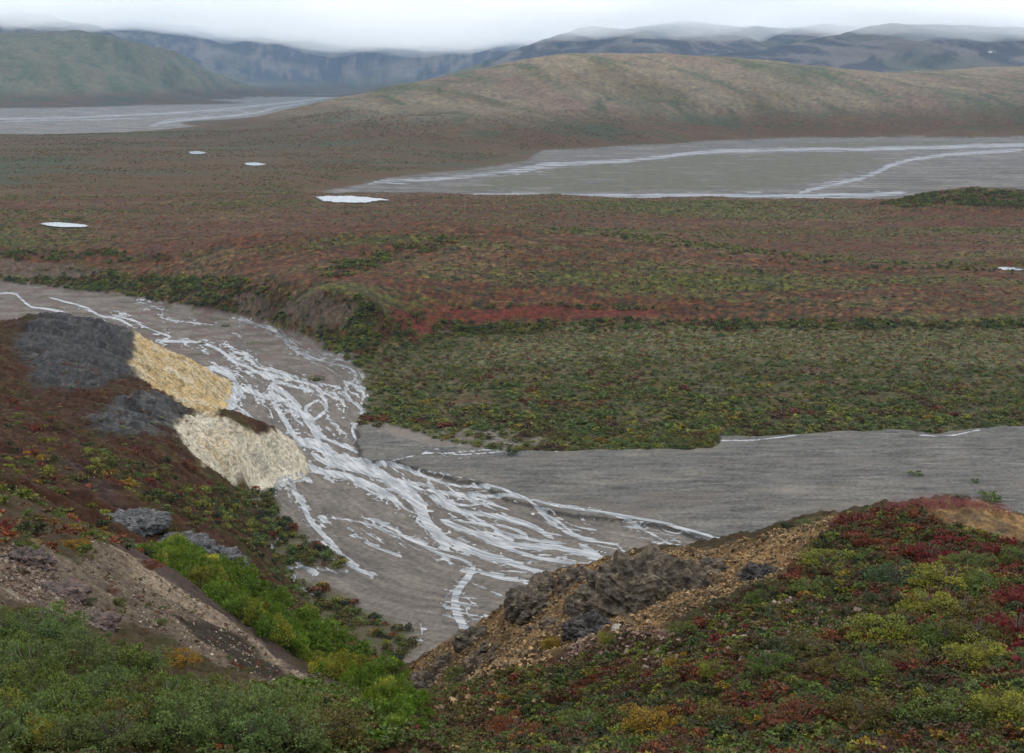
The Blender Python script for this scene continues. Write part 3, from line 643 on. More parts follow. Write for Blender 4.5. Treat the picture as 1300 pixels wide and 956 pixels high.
def ground_material(name, fine, bump_d, var=.45, rough=.95, spec=.15, tint=None):
    """base colour from the per-vertex ground colours, broken up by noise at the scale 'fine' (cycles per metre)"""
    m, nt, b = new_mat(name)
    att = N_(nt, 'ShaderNodeAttribute', attribute_name='gcol')
    co = nt.nodes.new('ShaderNodeTexCoord').outputs['Object']
    n1 = noise_(nt, co, fine, 6, .7); n2 = noise_(nt, co, fine * 4.3, 4, .7)
    s = math_(nt, 'ADD', math_(nt, 'MULTIPLY', n1.outputs['Fac'], .6), math_(nt, 'MULTIPLY', n2.outputs['Fac'], .4))
    k = ramp_(nt, s, [(.40, 1 - var), (.5, 1.0), (.60, 1 + var)])
    hs = N_(nt, 'ShaderNodeHueSaturation')
    nt.links.new(att.outputs['Color'], hs.inputs['Color']); nt.links.new(k, hs.inputs['Value'])
    nh = noise_(nt, co, fine * 1.7, 3, .6)
    nt.links.new(ramp_(nt, nh.outputs['Fac'], [(.3, .485), (.7, .52)]), hs.inputs['Hue'])
    out_ = hs.outputs[0]
    if tint:
        nt2 = noise_(nt, co, fine * .8, 5, .75); mk = ramp_(nt, nt2.outputs['Fac'], [(.52, 0.0), (.60, tint[0])])
        mxx = nt.nodes.new('ShaderNodeMixRGB'); mxx.inputs[2].default_value = (*tint[1], 1); nt.links.new(mk, mxx.inputs[0]); nt.links.new(out_, mxx.inputs[1]); out_ = mxx.outputs[0]
    nt.links.new(out_, b.inputs['Base Color'])
    b.inputs['Roughness'].default_value = rough; b.inputs['Specular IOR Level'].default_value = spec
    bp = N_(nt, 'ShaderNodeBump'); bp.inputs['Strength'].default_value = .8; bp.inputs['Distance'].default_value = bump_d
    nt.links.new(s, bp.inputs['Height']); nt.links.new(bp.outputs[0], b.inputs['Normal'])
    return m

def river_material(name, far=False, fine=.7, bump=.08):
    """gravel and silt with channels cut by the channel field; 'flow' holds distance along and across the stream and the field itself"""
    m = ground_material(name, fine if not far else .06, bump, var=.3, rough=.85, spec=.2)
    nt = m.node_tree; b = nt.nodes['Principled BSDF']; L = nt.links
    fa = N_(nt, 'ShaderNodeAttribute', attribute_name='flow'); sp = nt.nodes.new('ShaderNodeSeparateXYZ'); L.new(fa.outputs['Vector'], sp.inputs[0])
    def fl(su, sv, det=5, ro=.65):
        cb = nt.nodes.new('ShaderNodeCombineXYZ'); L.new(math_(nt, 'MULTIPLY', sp.outputs[0], su), cb.inputs[0]); L.new(math_(nt, 'MULTIPLY', sp.outputs[1], sv), cb.inputs[1])
        return noise_(nt, cb.outputs[0], 1.0, det, ro).outputs['Fac']
    if far: nA, nB = fl(.012, .05), fl(.03, .12)
    else: nA, nB = fl(.055, .42), fl(.22, 1.1)
    w = sp.outputs[2]
    big = ramp_(nt, w, [(0.0, 0.35), (1.0, 1.0)])
    dis = math_(nt, 'ADD', math_(nt, 'MULTIPLY', math_(nt, 'SUBTRACT', nA, .5), 7.5 if not far else 22.0), math_(nt, 'MULTIPLY', math_(nt, 'SUBTRACT', nB, .5), 4.5 if not far else 12.0))
    f = math_(nt, 'ADD', w, math_(nt, 'MULTIPLY', dis, big))
    water = ramp_(nt, math_(nt, 'ADD', math_(nt, 'MULTIPLY', f, .1), .5), [(.488, 0.0), (.535 if not far else .60, 1.0 if not far else .85)])
    damp = ramp_(nt, math_(nt, 'ADD', math_(nt, 'MULTIPLY', f, .1), .5), [(.33 if not far else .40, 0.0), (.49, .75 if not far else .35)])
    old = b.inputs['Base Color'].links[0].from_socket
    mx = nt.nodes.new('ShaderNodeMixRGB'); mx.blend_type = 'MULTIPLY'; L.new(damp, mx.inputs[0]); L.new(old, mx.inputs[1]); mx.inputs[2].default_value = (.60, .58, .56, 1)
    L.new(mx.outputs[0], b.inputs['Base Color'])
    wb = nt.nodes.new('ShaderNodeBsdfPrincipled'); wb.inputs['IOR'].default_value = 1.33
    c0, c1 = ((.065, .075, .082), (.235, .238, .24)) if not far else ((.06, .07, .085), (.22, .23, .25))
    L.new(ramp_(nt, fl(.09, .6) if not far else fl(.02, .12), [(.42, c0), (.60, c1)]), wb.inputs['Base Color'])
    wb.inputs['Roughness'].default_value = .22 if not far else .5; wb.inputs['Specular IOR Level'].default_value = .5 if not far else .25
    co = nt.nodes.new('ShaderNodeTexCoord').outputs['Object']; bp = N_(nt, 'ShaderNodeBump'); bp.inputs['Strength'].default_value = .3; bp.inputs['Distance'].default_value = .12
    L.new(noise_(nt, co, .8, 4, .6).outputs['Fac'], bp.inputs['Height']); L.new(bp.outputs[0], wb.inputs['Normal'])
    ms = nt.nodes.new('ShaderNodeMixShader'); L.new(water, ms.inputs[0]); L.new(b.outputs[0], ms.inputs[1]); L.new(wb.outputs[0], ms.inputs[2])
    L.new(ms.outputs[0], nt.nodes['Material Output'].inputs['Surface'])
    return m

# ------------------------------------------------------------------ terrain grid
def rows():
    Y = 2.6; out = []
    while Y < 34000:
        out.append(Y)
        if Y < 25: s = Y * .02
        elif Y < 150: s = Y * .005
        elif Y < 1100: s = min(max(Y * Y / (F * CAMH) * 1.0, .5), Y * .0022)
        elif Y < 3000: s = Y * .003
        elif Y < 9500: s = Y * .0045
        else: s = Y * .01
        Y += s / DENS
    return np.array(out)
ROWS = rows()
nc = int(1150 * DENS)
colsA = np.concatenate([np.linspace(-1.15, -.42, 60)[:-1], np.linspace(-.42, .42, nc), np.linspace(.42, 1.15, 60)[1:]])
GX = colsA[None] * ROWS[:, None]; GY = np.broadcast_to(ROWS[:, None], GX.shape)
print('grid', GX.shape, GX.size, round(time.time() - T0, 1))
GZ = height(GX, GY)
print('height', round(time.time() - T0, 1))
gc, grough = colours(GX.ravel(), GY.ravel(), GZ.ravel())
print('colour', round(time.time() - T0, 1))
PTS = np.stack([GX.ravel(), GY.ravel(), GZ.ravel()], 1).astype(np.float32)
nr, ncol = GX.shape
FX, FY = GX.ravel(), GY.ravel()
isf_v = (GZ.ravel() < 1.6) & (grough > .3)
CH = np.full(FX.shape, -16.0, np.float32)
CH[:] = channel_field(FX, FY, GZ.ravel(), isf_v)
fu, fv = stem(FX, FY)
farv = FY > 1150
wq_ = fbm(FX / 18, FY / 18, 3, 210)
rg_ = ridged(fu / 34 + 1.2 * wq_, (fv + 4 * wq_) / 6.0, 3, 211); rh_ = ridged(fu / 19 + .9 * wq_, (fv + 2.5 * wq_) / 3.0, 3, 214)
act = sstep(-15, -2, CH) * sstep(30, 130, fu) * (~farv) * isf_v * (1 - zone(GRAVEL, FX, FY, 2.5, 3.0 * fbm(FX / 17, FY / 17, 3, 40)))
CH = np.maximum(CH, np.where(act > 0, (rg_ - .70) * 9 - 3.2 * (1 - act), -16)); CH = np.maximum(CH, np.where(act > 0, (rh_ - .80) * 6 - 3.2 * (1 - act), -16))
rf_ = ridged(FX / 130 + fbm(FX / 90, FY / 90, 2, 212), FY / 26, 3, 213)
CH = np.maximum(CH, np.where(farv & isf_v & (CH > -15.9), (rf_ - .76) * 9 - .22 * np.clip(-CH, 0, 16), -16))
FLOW = np.stack([np.where(farv, FX, fu), np.where(farv, FY, fv), CH], 1).astype(np.float32)
print('channels', round(time.time() - T0, 1))

def mesh_np(name, verts, faces, mat, cols=None, smooth=True, kind=None, parent=None, flow=None):
    """verts (n,3); faces (m,3) or (m,4)"""
    me = bpy.data.meshes.new(name)
    k = faces.shape[1]
    me.vertices.add(len(verts)); me.vertices.foreach_set('co', np.ascontiguousarray(verts, np.float32).ravel())
    me.loops.add(faces.size); me.loops.foreach_set('vertex_index', np.ascontiguousarray(faces, np.int32).ravel())
    me.polygons.add(len(faces)); me.polygons.foreach_set('loop_start', np.arange(0, faces.size, k, dtype=np.int32))
    me.polygons.foreach_set('loop_total', np.full(len(faces), k, np.int32))
    me.polygons.foreach_set('use_smooth', np.full(len(faces), smooth))
    me.update(calc_edges=True)
    if cols is not None:
        a = me.color_attributes.new('gcol', 'FLOAT_COLOR', 'POINT')
        rgba = np.ones((len(verts), 4), np.float32); rgba[:, :cols.shape[1]] = cols
        a.data.foreach_set('color', rgba.ravel())
    if flow is not None:
        a = me.attributes.new('flow', 'FLOAT_VECTOR', 'POINT'); a.data.foreach_set('vector', np.ascontiguousarray(flow, np.float32).ravel())
    me.materials.append(mat)
    o = bpy.data.objects.new(name, me); COL.objects.link(o)
    if kind: o['kind'] = kind
    if parent: o.parent = parent
    return o

def tag(o, label, cat, group=None, kind=None):
    if label: o['label'] = label
    if cat: o['category'] = cat
    if group: o['group'] = group
    if kind: o['kind'] = kind
    return o

# split the one grid into named pieces of the setting
fi = (np.arange(nr - 1)[:, None] * ncol + np.arange(ncol - 1)[None])
quads = np.stack([fi, fi + 1, fi + ncol + 1, fi + ncol], -1).reshape(-1, 4)
ctr = PTS[quads[:, 0]]
cx, cy, cz = ctr[:, 0], ctr[:, 1], ctr[:, 2]
gz_ = zone(GRAVEL, cx, cy, 1.0, 3.0 * fbm(cx / 17, cy / 17, 3, 40)) > .5
isfl = grough[quads[:, 0]] > .5
inflat = zone(Z['flat'][0], cx, cy, 2.5) > .5
cat = np.full(len(quads), 4)                                  # tundra
cat[isfl] = 2
cat[gz_ & isfl] = 3
cat[inflat & (cz < 4)] = 5
cat[(cy < 118)] = 0
cat[(cy >= 118) & (cy < 640) & (cx < 20) & (cat != 2) & (cat != 3) & (cat != 5)] = 1
kn_ = (cy < 260) & (cx > -12 - (cy - 60) * .1) & (cy >= 40) & (cx / cy > -.1)
cat[kn_ & ~isfl] = 6
chq = CH[quads[:, 0]]
cat[((cat == 2) | (cat == 3)) & (chq > .2)] = 9
cat[(cat == 2) & (cy > 1150)] = 10
cat[(cat == 9) & (cy > 1150)] = 11
cat[(cy > 1480) & (cat == 4) & (cz > 3) & ((cy > 2100) & (cz > 16))] = 7
cat[(cy > 3300) & (cat == 4)] = 7
cat[(cat == 7) & (cy > 6500) & (cz > 3)] = 8
cat[(cy > 5000) & (cat == 7) & (cx / cy < -.12)] = 8
names = {0: ('near_slope', 3.0, .10), 1: ('hillside', .8, .5), 2: ('riverbed', .5, .12), 3: ('gravel_fan', .9, .05), 4: ('tundra', .33, 1.2), 5: ('willow_flat', .5, .8),
         6: ('knoll', 2.6, .30), 7: ('hills', .09, 4.0), 8: ('mountains', .012, 18.0), 9: ('river_water', .5, .1), 10: ('far_riverbed', .06, .3), 11: ('far_river_water', .06, .3)}
RIVER = river_material('river'); FAN_ = river_material('fan', fine=1.1, bump=.04); RIVERF = river_material('far_river', True)
for k, (nm, fine, bd) in names.items():
    q = quads[cat == k]
    if not len(q): continue
    used = np.unique(q); remap = np.zeros(len(PTS), np.int32); remap[used] = np.arange(len(used))
    mt = FAN_ if k == 3 else RIVER if k in (2, 9) else RIVERF if k in (10, 11) else ground_material(nm, fine, bd, var={7: .35, 8: .2, 4: .7, 5: .65}.get(k, .5), rough=.75 if k == 2 else .95, spec=.3 if k == 2 else .12, tint={4: (.55, (.030, .026, .010)), 5: (.5, (.036, .036, .012)), 1: (.4, (.03, .022, .012)), 0: (.4, (.03, .026, .014)), 7: (.35, (.05, .042, .03))}.get(k))
    mesh_np(nm, PTS[used], remap[q], mt, gc[used], kind='structure', flow=FLOW[used] if k in (2, 3, 9, 10, 11) else None)
print('terrain', round(time.time() - T0, 1))
#--MORE--

# ------------------------------------------------------------------ water
def water_mat(name, base, rough=.12, rscale=.5, bars=False):
    m, nt, b = new_mat(name)
    co = nt.nodes.new('ShaderNodeTexCoord').outputs['Object']
    n = noise_(nt, co, .12, 5, .65)
    nt.links.new(ramp_(nt, n.outputs['Fac'], [(.38, [c * .62 for c in base]), (.62, [min(1, c * 1.25) for c in base])]), b.inputs['Base Color'])
    b.inputs['Roughness'].default_value = rough; b.inputs['IOR'].default_value = 1.33
    n2 = noise_(nt, co, rscale, 4, .6); bp = N_(nt, 'ShaderNodeBump'); bp.inputs['Strength'].default_value = .25; bp.inputs['Distance'].default_value = .15
    nt.links.new(n2.outputs['Fac'], bp.inputs['Height']); nt.links.new(bp.outputs[0], b.inputs['Normal'])
    if bars:      # silt bars just breaking the surface
        mp_ = nt.nodes.new('ShaderNodeMapping'); mp_.inputs['Scale'].default_value = (.05, .34, 1); mp_.inputs['Rotation'].default_value = (0, 0, .22); nt.links.new(co, mp_.inputs[0])
        n3 = noise_(nt, mp_.outputs[0], 1.0, 6, .7); df = nt.nodes.new('ShaderNodeBsdfDiffuse'); df.inputs[0].default_value = (.085, .073, .066, 1)
        ms = nt.nodes.new('ShaderNodeMixShader'); nt.links.new(ramp_(nt, n3.outputs['Fac'], [(.50, 0.0), (.56, .9)]), ms.inputs[0]); nt.links.new(b.outputs[0], ms.inputs[1]); nt.links.new(df.outputs[0], ms.inputs[2])
        nt.links.new(ms.outputs[0], nt.nodes['Material Output'].inputs['Surface'])
    return m
PW = water_mat('pond_water', (.10, .12, .14), .04)
for P, z_ in PONDS:
    c = P.mean(0); n = len(P); a = catmull(np.vstack([P, P[:1]]), 1.0); a = c + (a - c) * (1 + .28 * fbm(a[:, 0] / 7, a[:, 1] / 9, 3, 60))[:, None]; a[-1] = a[0]
    V = np.concatenate([[[c[0], c[1], z_]], np.column_stack([a, np.full(len(a), z_)])])
    i = np.arange(1, len(a)); mesh_np('pond', V, np.stack([i * 0, i, i + 1], 1), PW, kind='structure')
print('water', round(time.time() - T0, 1))

# ------------------------------------------------------------------ shrubs
def crown(seed, n, leaf, flat=1.0, lobes=9, spiky=False):
    """foliage of radius 1 rooted at the origin: returns quads' verts (4n,3) and a tone per leaf"""
    r = np.random.default_rng(seed)
    th = r.uniform(0, 2 * math.pi, lobes); rad = np.sqrt(r.uniform(0, 1, lobes)) * .72; lz = r.uniform(.28, .95, lobes) * (1 - .45 * rad ** 2) * flat
    lr = r.uniform(.20, .40, lobes)
    if lobes > 15: rad = rad * 1.3; lr = lr * r.uniform(.45, 1.05, lobes); lz = lz * r.uniform(.55, 1.1, lobes)
    li = r.integers(0, lobes, n)
    d = r.normal(size=(n, 3)); d[:, 2] = np.abs(d[:, 2]) * .9 - .25; d /= np.linalg.norm(d, axis=1)[:, None]
    rr_ = r.uniform(.45, 1.0, n) ** .6
    p = np.stack([rad[li] * np.cos(th[li]), rad[li] * np.sin(th[li]), lz[li]], 1) + d * (lr[li] * rr_)[:, None] * [1, 1, .85 * flat]
    k = r.random(n) < .16                                     # strays fill the skirt of the bush
    p[k] = np.stack([r.normal(0, .42, k.sum()), r.normal(0, .42, k.sum()), r.uniform(.02, .5, k.sum()) * flat], 1)
    p[:, 2] = np.abs(p[:, 2])
    a = d + r.normal(0, .6, (n, 3)) + [0, 0, .25]; a /= np.linalg.norm(a, axis=1)[:, None]
    b = np.cross(a, r.normal(size=(n, 3))); b /= np.linalg.norm(b, axis=1)[:, None]
    s = leaf * r.uniform(.6, 1.35, n)[:, None]
    nrm = np.cross(a, b)
    v = np.stack([p - a * s * .5, p + b * s * .3 + nrm * s * .1, p + a * s * .6, p - b * s * .3 + nrm * s * .1], 1).reshape(-1, 3)
    tone = r.uniform(.65, 1.3, n) * (1 + .15 * r.normal(size=lobes)[li])
    return v.astype(np.float32), tone.astype(np.float32)

def twigs(seed, n, reach=.75, flat=1.0, r0=.03):
    r = np.random.default_rng(seed + 900); V = []; Fc = []
    for i in range(n):
        a = r.uniform(0, 2 * math.pi); t = r.uniform(.15, reach); top = np.array([math.cos(a) * t, math.sin(a) * t, r.uniform(.55, .95) * flat])
        base = np.array([math.cos(a) * .08, math.sin(a) * .08, -.12]); midp = (base + top) / 2 + [-math.cos(a) * .08, -math.sin(a) * .08, .05]
        k = len(V) * 4
        for q, w_ in ((base, r0), (midp, r0 * .7), (top, r0 * .25)):
            V.append(np.array([q + [w_, 0, 0], q + [0, w_, 0], q - [w_, 0, 0], q - [0, w_, 0]]))
        for s_ in (0, 4):
            for j in range(4): Fc.append((k + s_ + j, k + s_ + (j + 1) % 4, k + s_ + 4 + (j + 1) % 4, k + s_ + 4 + j))
    return np.concatenate(V), np.array(Fc)

def leaf_mat(name, use_obj):
    m, nt, b = new_mat(name)
    att = N_(nt, 'ShaderNodeAttribute', attribute_name='gcol')
    colr = att.outputs['Color']
    if use_obj:
        oi = nt.nodes.new('ShaderNodeObjectInfo'); mx = nt.nodes.new('ShaderNodeVectorMath'); mx.operation = 'MULTIPLY'
        nt.links.new(colr, mx.inputs[0]); nt.links.new(oi.outputs['Color'], mx.inputs[1]); colr = mx.outputs[0]
    nt.links.new(colr, b.inputs['Base Color']); b.inputs['Roughness'].default_value = .6; b.inputs['Specular IOR Level'].default_value = .25
    tr = nt.nodes.new('ShaderNodeBsdfTranslucent'); nt.links.new(colr, tr.inputs[0]); ms = nt.nodes.new('ShaderNodeMixShader'); ms.inputs[0].default_value = .25
    nt.links.new(b.outputs[0], ms.inputs[1]); nt.links.new(tr.outputs[0], ms.inputs[2]); nt.links.new(ms.outputs[0], nt.nodes['Material Output'].inputs['Surface'])
    return m
LEAFO = leaf_mat('shrub_leaves', True); LEAFA = leaf_mat('mixed_leaves', False)
BARK, _, bb = new_mat('twig_bark'); bb.inputs['Base Color'].default_value = (.07, .055, .045, 1); bb.inputs['Roughness'].default_value = .9

LG = .58
def hue(r, g, b, k=1.0): return RGB(r, g, b, k * LG)
PAL = {'green': hue(84, 100, 40, 1.5), 'yellowgreen': hue(122, 124, 40, 1.4), 'grey': hue(90, 106, 56, 1.4), 'dark': hue(56, 66, 34, 1.4), 'gold': hue(160, 128, 36, 1.15), 'olive': hue(92, 86, 36, 1.4),
       'rust': hue(120, 64, 34, 1.3), 'red': hue(118, 36, 34, 1.15), 'bright': hue(90, 114, 26, 1.35), 'brown': hue(92, 66, 42, 1.2), 'blue': hue(72, 94, 62, 1.4)}

def shared_mesh(nm, v, f, mat, tone=None):
    me = bpy.data.meshes.new(nm)
    me.from_pydata([tuple(x) for x in v.tolist()], [], [tuple(x) for x in f.tolist()])
    if tone is not None:
        a = me.color_attributes.new('gcol', 'FLOAT_COLOR', 'POINT'); t = np.repeat(tone, 4)
        a.data.foreach_set('color', np.stack([t * 1.02, t, t * .95, t * 0 + 1], 1).astype(np.float32).ravel())
    me.materials.append(mat); return me

def crown_mesh(nm, seed, n, leaf, **k):
    v, t = crown(seed, n, leaf, **k); return shared_mesh(nm, v, np.arange(len(v)).reshape(-1, 4), LEAFO, t)
SOURCES = {
    'near': [(crown_mesh('foliage', 30 + i, 4200, .065, lobes=38), shared_mesh('stems', *twigs(i, 16), BARK)) for i in range(4)],
    'alder': [(crown_mesh('foliage', 50 + i, 1500, .11, lobes=14, flat=1.15), shared_mesh('stems', *twigs(i + 9, 9, flat=1.1), BARK)) for i in range(4)],
    'mid': [(crown_mesh('foliage', 70 + i, 420, .17, lobes=9, flat=.9), None) for i in range(4)],
}
count = {}
def shrub(name, x, y, z, r, hscale, colr, label, cat_, group, src, rs):
    fol, st = rs.choice(SOURCES[src])
    rz = rs.uniform(0, 6.28); sc = (r * rs.uniform(.9, 1.1), r * rs.uniform(.9, 1.1), r * hscale)
    if st is None:
        o = bpy.data.objects.new(name, fol); COL.objects.link(o); root = o; o.color = (*[float(c) for c in colr], 1)
    else:
        root = bpy.data.objects.new(name, None); COL.objects.link(root)
        for nm, me in (('foliage', fol), ('stems', st)):
            o = bpy.data.objects.new(nm, me); COL.objects.link(o); o.parent = root; o.color = (*[float(c) for c in colr], 1)
    root.location = (x, y, z - .05 * r); root.rotation_euler = (0, 0, rz); root.scale = sc
    tag(root, label, cat_, group); return root

rs = random.Random(8)
def jit(c, k=.18): 
    c = np.array(c) * rs.uniform(1 - k, 1 + k); c[0] *= rs.uniform(.88, 1.12); return c

# scattered shrubs that merge to cover (one object per kind of cover)
LOD = {n: [crown(100 + n + i, n, lf, lobes=lb) for i in range(5)] for n, lf, lb in ((150, .30, 7), (60, .42, 5), (26, .62, 4), (12, .85, 3), (90, .30, 5))}
def cover(name, xyz, rad, hs, cols, lod, label=None):
    V = []; Cc = []
    src = LOD[lod]; n = len(xyz)
    pick = rng.integers(0, len(src), n); ang = rng.uniform(0, 6.28, n)
    for s in range(len(src)):
        idx = np.where(pick == s)[0]
        if not len(idx): continue
        v, t = src[s]
        ca, sa = np.cos(ang[idx]), np.sin(ang[idx])
        vx = v[None, :, 0] * ca[:, None] - v[None, :, 1] * sa[:, None]; vy = v[None, :, 0] * sa[:, None] + v[None, :, 1] * ca[:, None]
        vz = np.broadcast_to(v[None, :, 2], vx.shape)
        P = np.stack([vx * rad[idx, None] + xyz[idx, 0, None], vy * rad[idx, None] + xyz[idx, 1, None], vz * (rad * hs)[idx, None] + xyz[idx, 2, None] - .04 * rad[idx, None]], -1)
        tt = np.repeat(t, 4)[None, :, None] * cols[idx][:, None, :]
        V.append(P.reshape(-1, 3)); Cc.append(tt.reshape(-1, 3))
    V = np.concatenate(V); Cc = np.concatenate(Cc)
    o = mesh_np(name, V, np.arange(len(V)).reshape(-1, 4), LEAFA, np.clip(Cc, 0, 1), smooth=False, kind='stuff')
    if label: o['label'] = label
    return o

def sample(P, n, keepf=None):
    """random ground positions inside a ground outline, most traced in image pixels"""
    P = np.asarray(P); lo, hi_ = P.min(0), P.max(0); X = rng.uniform(lo[0], hi_[0], n); Y = rng.uniform(lo[1], hi_[1], n)
    k = sdist(P, X, Y) > 0
    X, Y = X[k], Y[k]
    if keepf is not None:
        k = rng.random(len(X)) < keepf(X, Y); X, Y = X[k], Y[k]
    return X, Y
def palette(n, names, ws, v=.22):
    i = rng.choice(len(names), n, p=np.array(ws) / sum(ws)); c = np.array([PAL[k] for k in names])[i]
    return c * rng.uniform(1 - v, 1 + v, (n, 1)) * rng.uniform(.92, 1.08, (n, 3))
def patchy(X, Y, sc, names, ws, v=.22, seed=400):
    """colours that gather in patches of size sc"""
    q = fbm(X / sc, Y / sc, 3, seed) + .16 * rng.normal(size=len(X)); r_ = np.argsort(np.argsort(q)) / max(len(q), 1)
    r_ = (r_ * 1.0 + .0) % 1; cw = np.cumsum(np.array(ws) / sum(ws)); i = np.minimum(np.searchsorted(cw, r_), len(names) - 1)
    return np.array([PAL[k] for k in names])[i] * .8 * rng.uniform(1 - v, 1 + v, (len(X), 1)) * rng.uniform(.92, 1.08, (len(X), 3))
def xyz_(X, Y): return np.stack([X, Y, height(X, Y)], 1)

# willow flat
Pf = Z['flat'][0]
dens = lambda X, Y: np.clip(.6 + .4 * (1 - sstep(500, 560, Y)) + 1.2 * fbm(X / 32, Y / 18, 3, 301), .12, 1) * (1 - .6 * zone(Z['gravelpatch'][0], X, Y, 3)) * (1 - .75 * zone(Z['lichen'][0], X, Y, 14))
X, Y = sample(Pf, 34000, dens); X, Y = X[X < 330], Y[X < 330]
order = np.argsort(Y); X, Y = X[order], Y[order]
R_ = rng.uniform(.6, 1.0, len(X)) * np.where(rng.random(len(X)) < .3, 3.0, 1.7) * (1 - .3 * sstep(540, 640, Y))
C_ = patchy(X, Y, 16, ['rust', 'brown', 'olive', 'gold', 'yellowgreen', 'green', 'olive', 'grey', 'green'], [.45, 1.6, 3, .3, 3.4, 2, 3, 2.4, 2])
FL = (xyz_(X, Y), R_, C_)
first = np.where((np.abs(X / Y) < .40) & (R_ > 2.2))[0][:110]
for i in first:
    x, y, z_ = FL[0][i]
    shrub('willow_shrub', x, y, z_, R_[i] * 1.05, .7, C_[i], 'small willow shrub growing near the gravel edge of the green flat', 'shrub', 'willow shrubs along the near edge of the flat', 'mid', rs)
rest = np.setdiff1d(np.arange(len(X)), first)
cover('willow_shrubbery', FL[0][rest], R_[rest], np.full(len(rest), .65), C_[rest], 60)
# dwarf cover of the lichen band
X, Y = sample(Z['lichen'][0], 9000); X, Y = X[X < 330], Y[X < 330]
cover('dwarf_undergrowth', xyz_(X, Y), rng.uniform(.5, 1.3, len(X)), np.full(len(X), .5), palette(len(X), ['olive', 'rust', 'red', 'grey', 'yellowgreen'], [4, 2, 1, 4, 2]), 26)
# banks of the terrace
BANK = [hp([(0, 346), (100, 338), (200, 350), (300, 352), (400, 372), (470, 384), (490, 400), (480, 440), (455, 466), (435, 455), (405, 436), (370, 418), (330, 403), (270, 392), (200, 382), (100, 368), (0, 356)]),
        hp([(480, 408), (560, 407), (800, 404), (1300, 406), (1300, 416), (1000, 418), (800, 419), (600, 424), (500, 436)]), hp([(440, 384), (560, 385), (800, 388), (900, 392), (830, 394), (600, 389), (480, 390)]),
        hp([(0, 320), (60, 314), (150, 318), (260, 325), (200, 332), (0, 330)]), hp([(400, 338), (470, 318), (560, 300), (600, 300), (520, 330), (440, 352), (380, 360)]),
        hp([(1115, 258), (1180, 246), (1235, 240), (1300, 244), (1300, 266), (1150, 264)]), hp([(700, 292), (800, 308), (900, 325), (1000, 336), (1200, 346), (1300, 350), (1300, 342), (1100, 332), (1000, 322), (850, 300), (760, 290)])]
bsoil = [Z[k] for k in ('bank0', 'bank1', 'bank2')]
for j, (P, n, kk) in enumerate(zip(BANK, (14000, 6000, 1800, 3000, 2500, 2500, 2500), (.85, .45, .5, .4, .3, .6, .35))):
    def kf(X, Y):
        k = np.clip(kk + 1.3 * fbm(X / 25, Y / 18, 3, 310 + j), 0, 1)
        for q, s in bsoil: k = k * (1 - .9 * zone(q, X, Y, 2))
        return k
    X, Y = sample(P, n, kf); k_ = np.abs(X / Y) < .42; X, Y = X[k_], Y[k_]
    cover('bank_shrubbery' if j < 4 else 'tundra_shrubbery', xyz_(X, Y), rng.uniform(1.0, 2.6, len(X)), np.full(len(X), .75), patchy(X, Y, 14, ['rust', 'olive', 'yellowgreen', 'green', 'dark', 'green', 'yellowgreen'], [.7, 3, 1.6, 3, 2.2, 2, 1.2]), 60)
# dwarf birch streaks over the tundra
X = rng.uniform(-480, 480, 120000); Y = rng.uniform(735, 1430, 120000)
hh = height(X, Y); s_ = fbm(X / 300, Y / 45, 4, 64) + .5 * fbm(X / 25, Y / 12, 3, 65)
k_ = (np.abs(X / Y) < .40) & (hh > 6) & (rng.random(len(X)) < np.clip(.16 + s_ * 1.2, .04, .8))
X, Y, hh = X[k_], Y[k_], hh[k_]
cg = palette(len(X), ['olive', 'green', 'yellowgreen', 'dark'], [5, 3, 2, 2]); cr_ = palette(len(X), ['rust', 'brown', 'red', 'olive'], [4, 4, .8, 2])
s_ = s_[k_]; cc = np.where((s_ + rng.normal(0, .1, len(X)) > .12)[:, None], cg, cr_ * 1.25)
cover('dwarf_birch_undergrowth', np.stack([X, Y, hh], 1), rng.uniform(.6, 1.6, len(X)), np.full(len(X), .5), cc, 12)
X = rng.uniform(-1000, 500, 90000); Y = rng.uniform(1480, 2950, 90000); hh = height(X, Y)
k_ = (hh > 4.5) & (hh < 60) & (X / Y > -.40) & (X / Y < .1) & (rng.random(len(X)) < np.clip(.3 + 1.3 * fbm(X / 160, Y / 110, 3, 330), .03, 1))
X, Y, hh = X[k_], Y[k_], hh[k_]
cover('far_tundra_shrubbery', np.stack([X, Y, hh], 1), rng.uniform(1.0, 2.6, len(X)), np.full(len(X), .4), palette(len(X), ['olive', 'green', 'brown', 'rust'], [4, 3, 2, 2.5]), 12)
print('mid cover', round(time.time() - T0, 1))

# left hillside thickets
HB = [(hp([(-40, 562), (55, 572), (90, 596), (125, 640), (60, 660), (0, 672), (-40, 670)]), 1500, .8, (6, 3, 3, 3, .5, .7, .1)),
      (hp([(100, 570), (200, 600), (300, 640), (305, 690), (240, 670), (205, 655), (150, 620), (110, 590)]), 1500, .8, (5, 3, 4, 3, .6, 1, .2)),
      (hp([(0, 500), (120, 560), (230, 580), (300, 630), (200, 600), (60, 570), (0, 560)]), 700, .25, (2, 1, 1, 1, .1, 3, 1)),
      (Z['vegA'][0], 900, .7, (5, 3, 1.5, 3, .1, 1, .05)), (Z['vegB'][0], 900, .45, (5, 2, 1, 2, .3, 1, .05)), (hp([(0, 600), (60, 655), (130, 690), (180, 700), (110, 640), (200, 660), (280, 700), (280, 715), (180, 706), (0, 680)]), 600, .5, (4, 3, 1, 3, .1, 2, .4))]
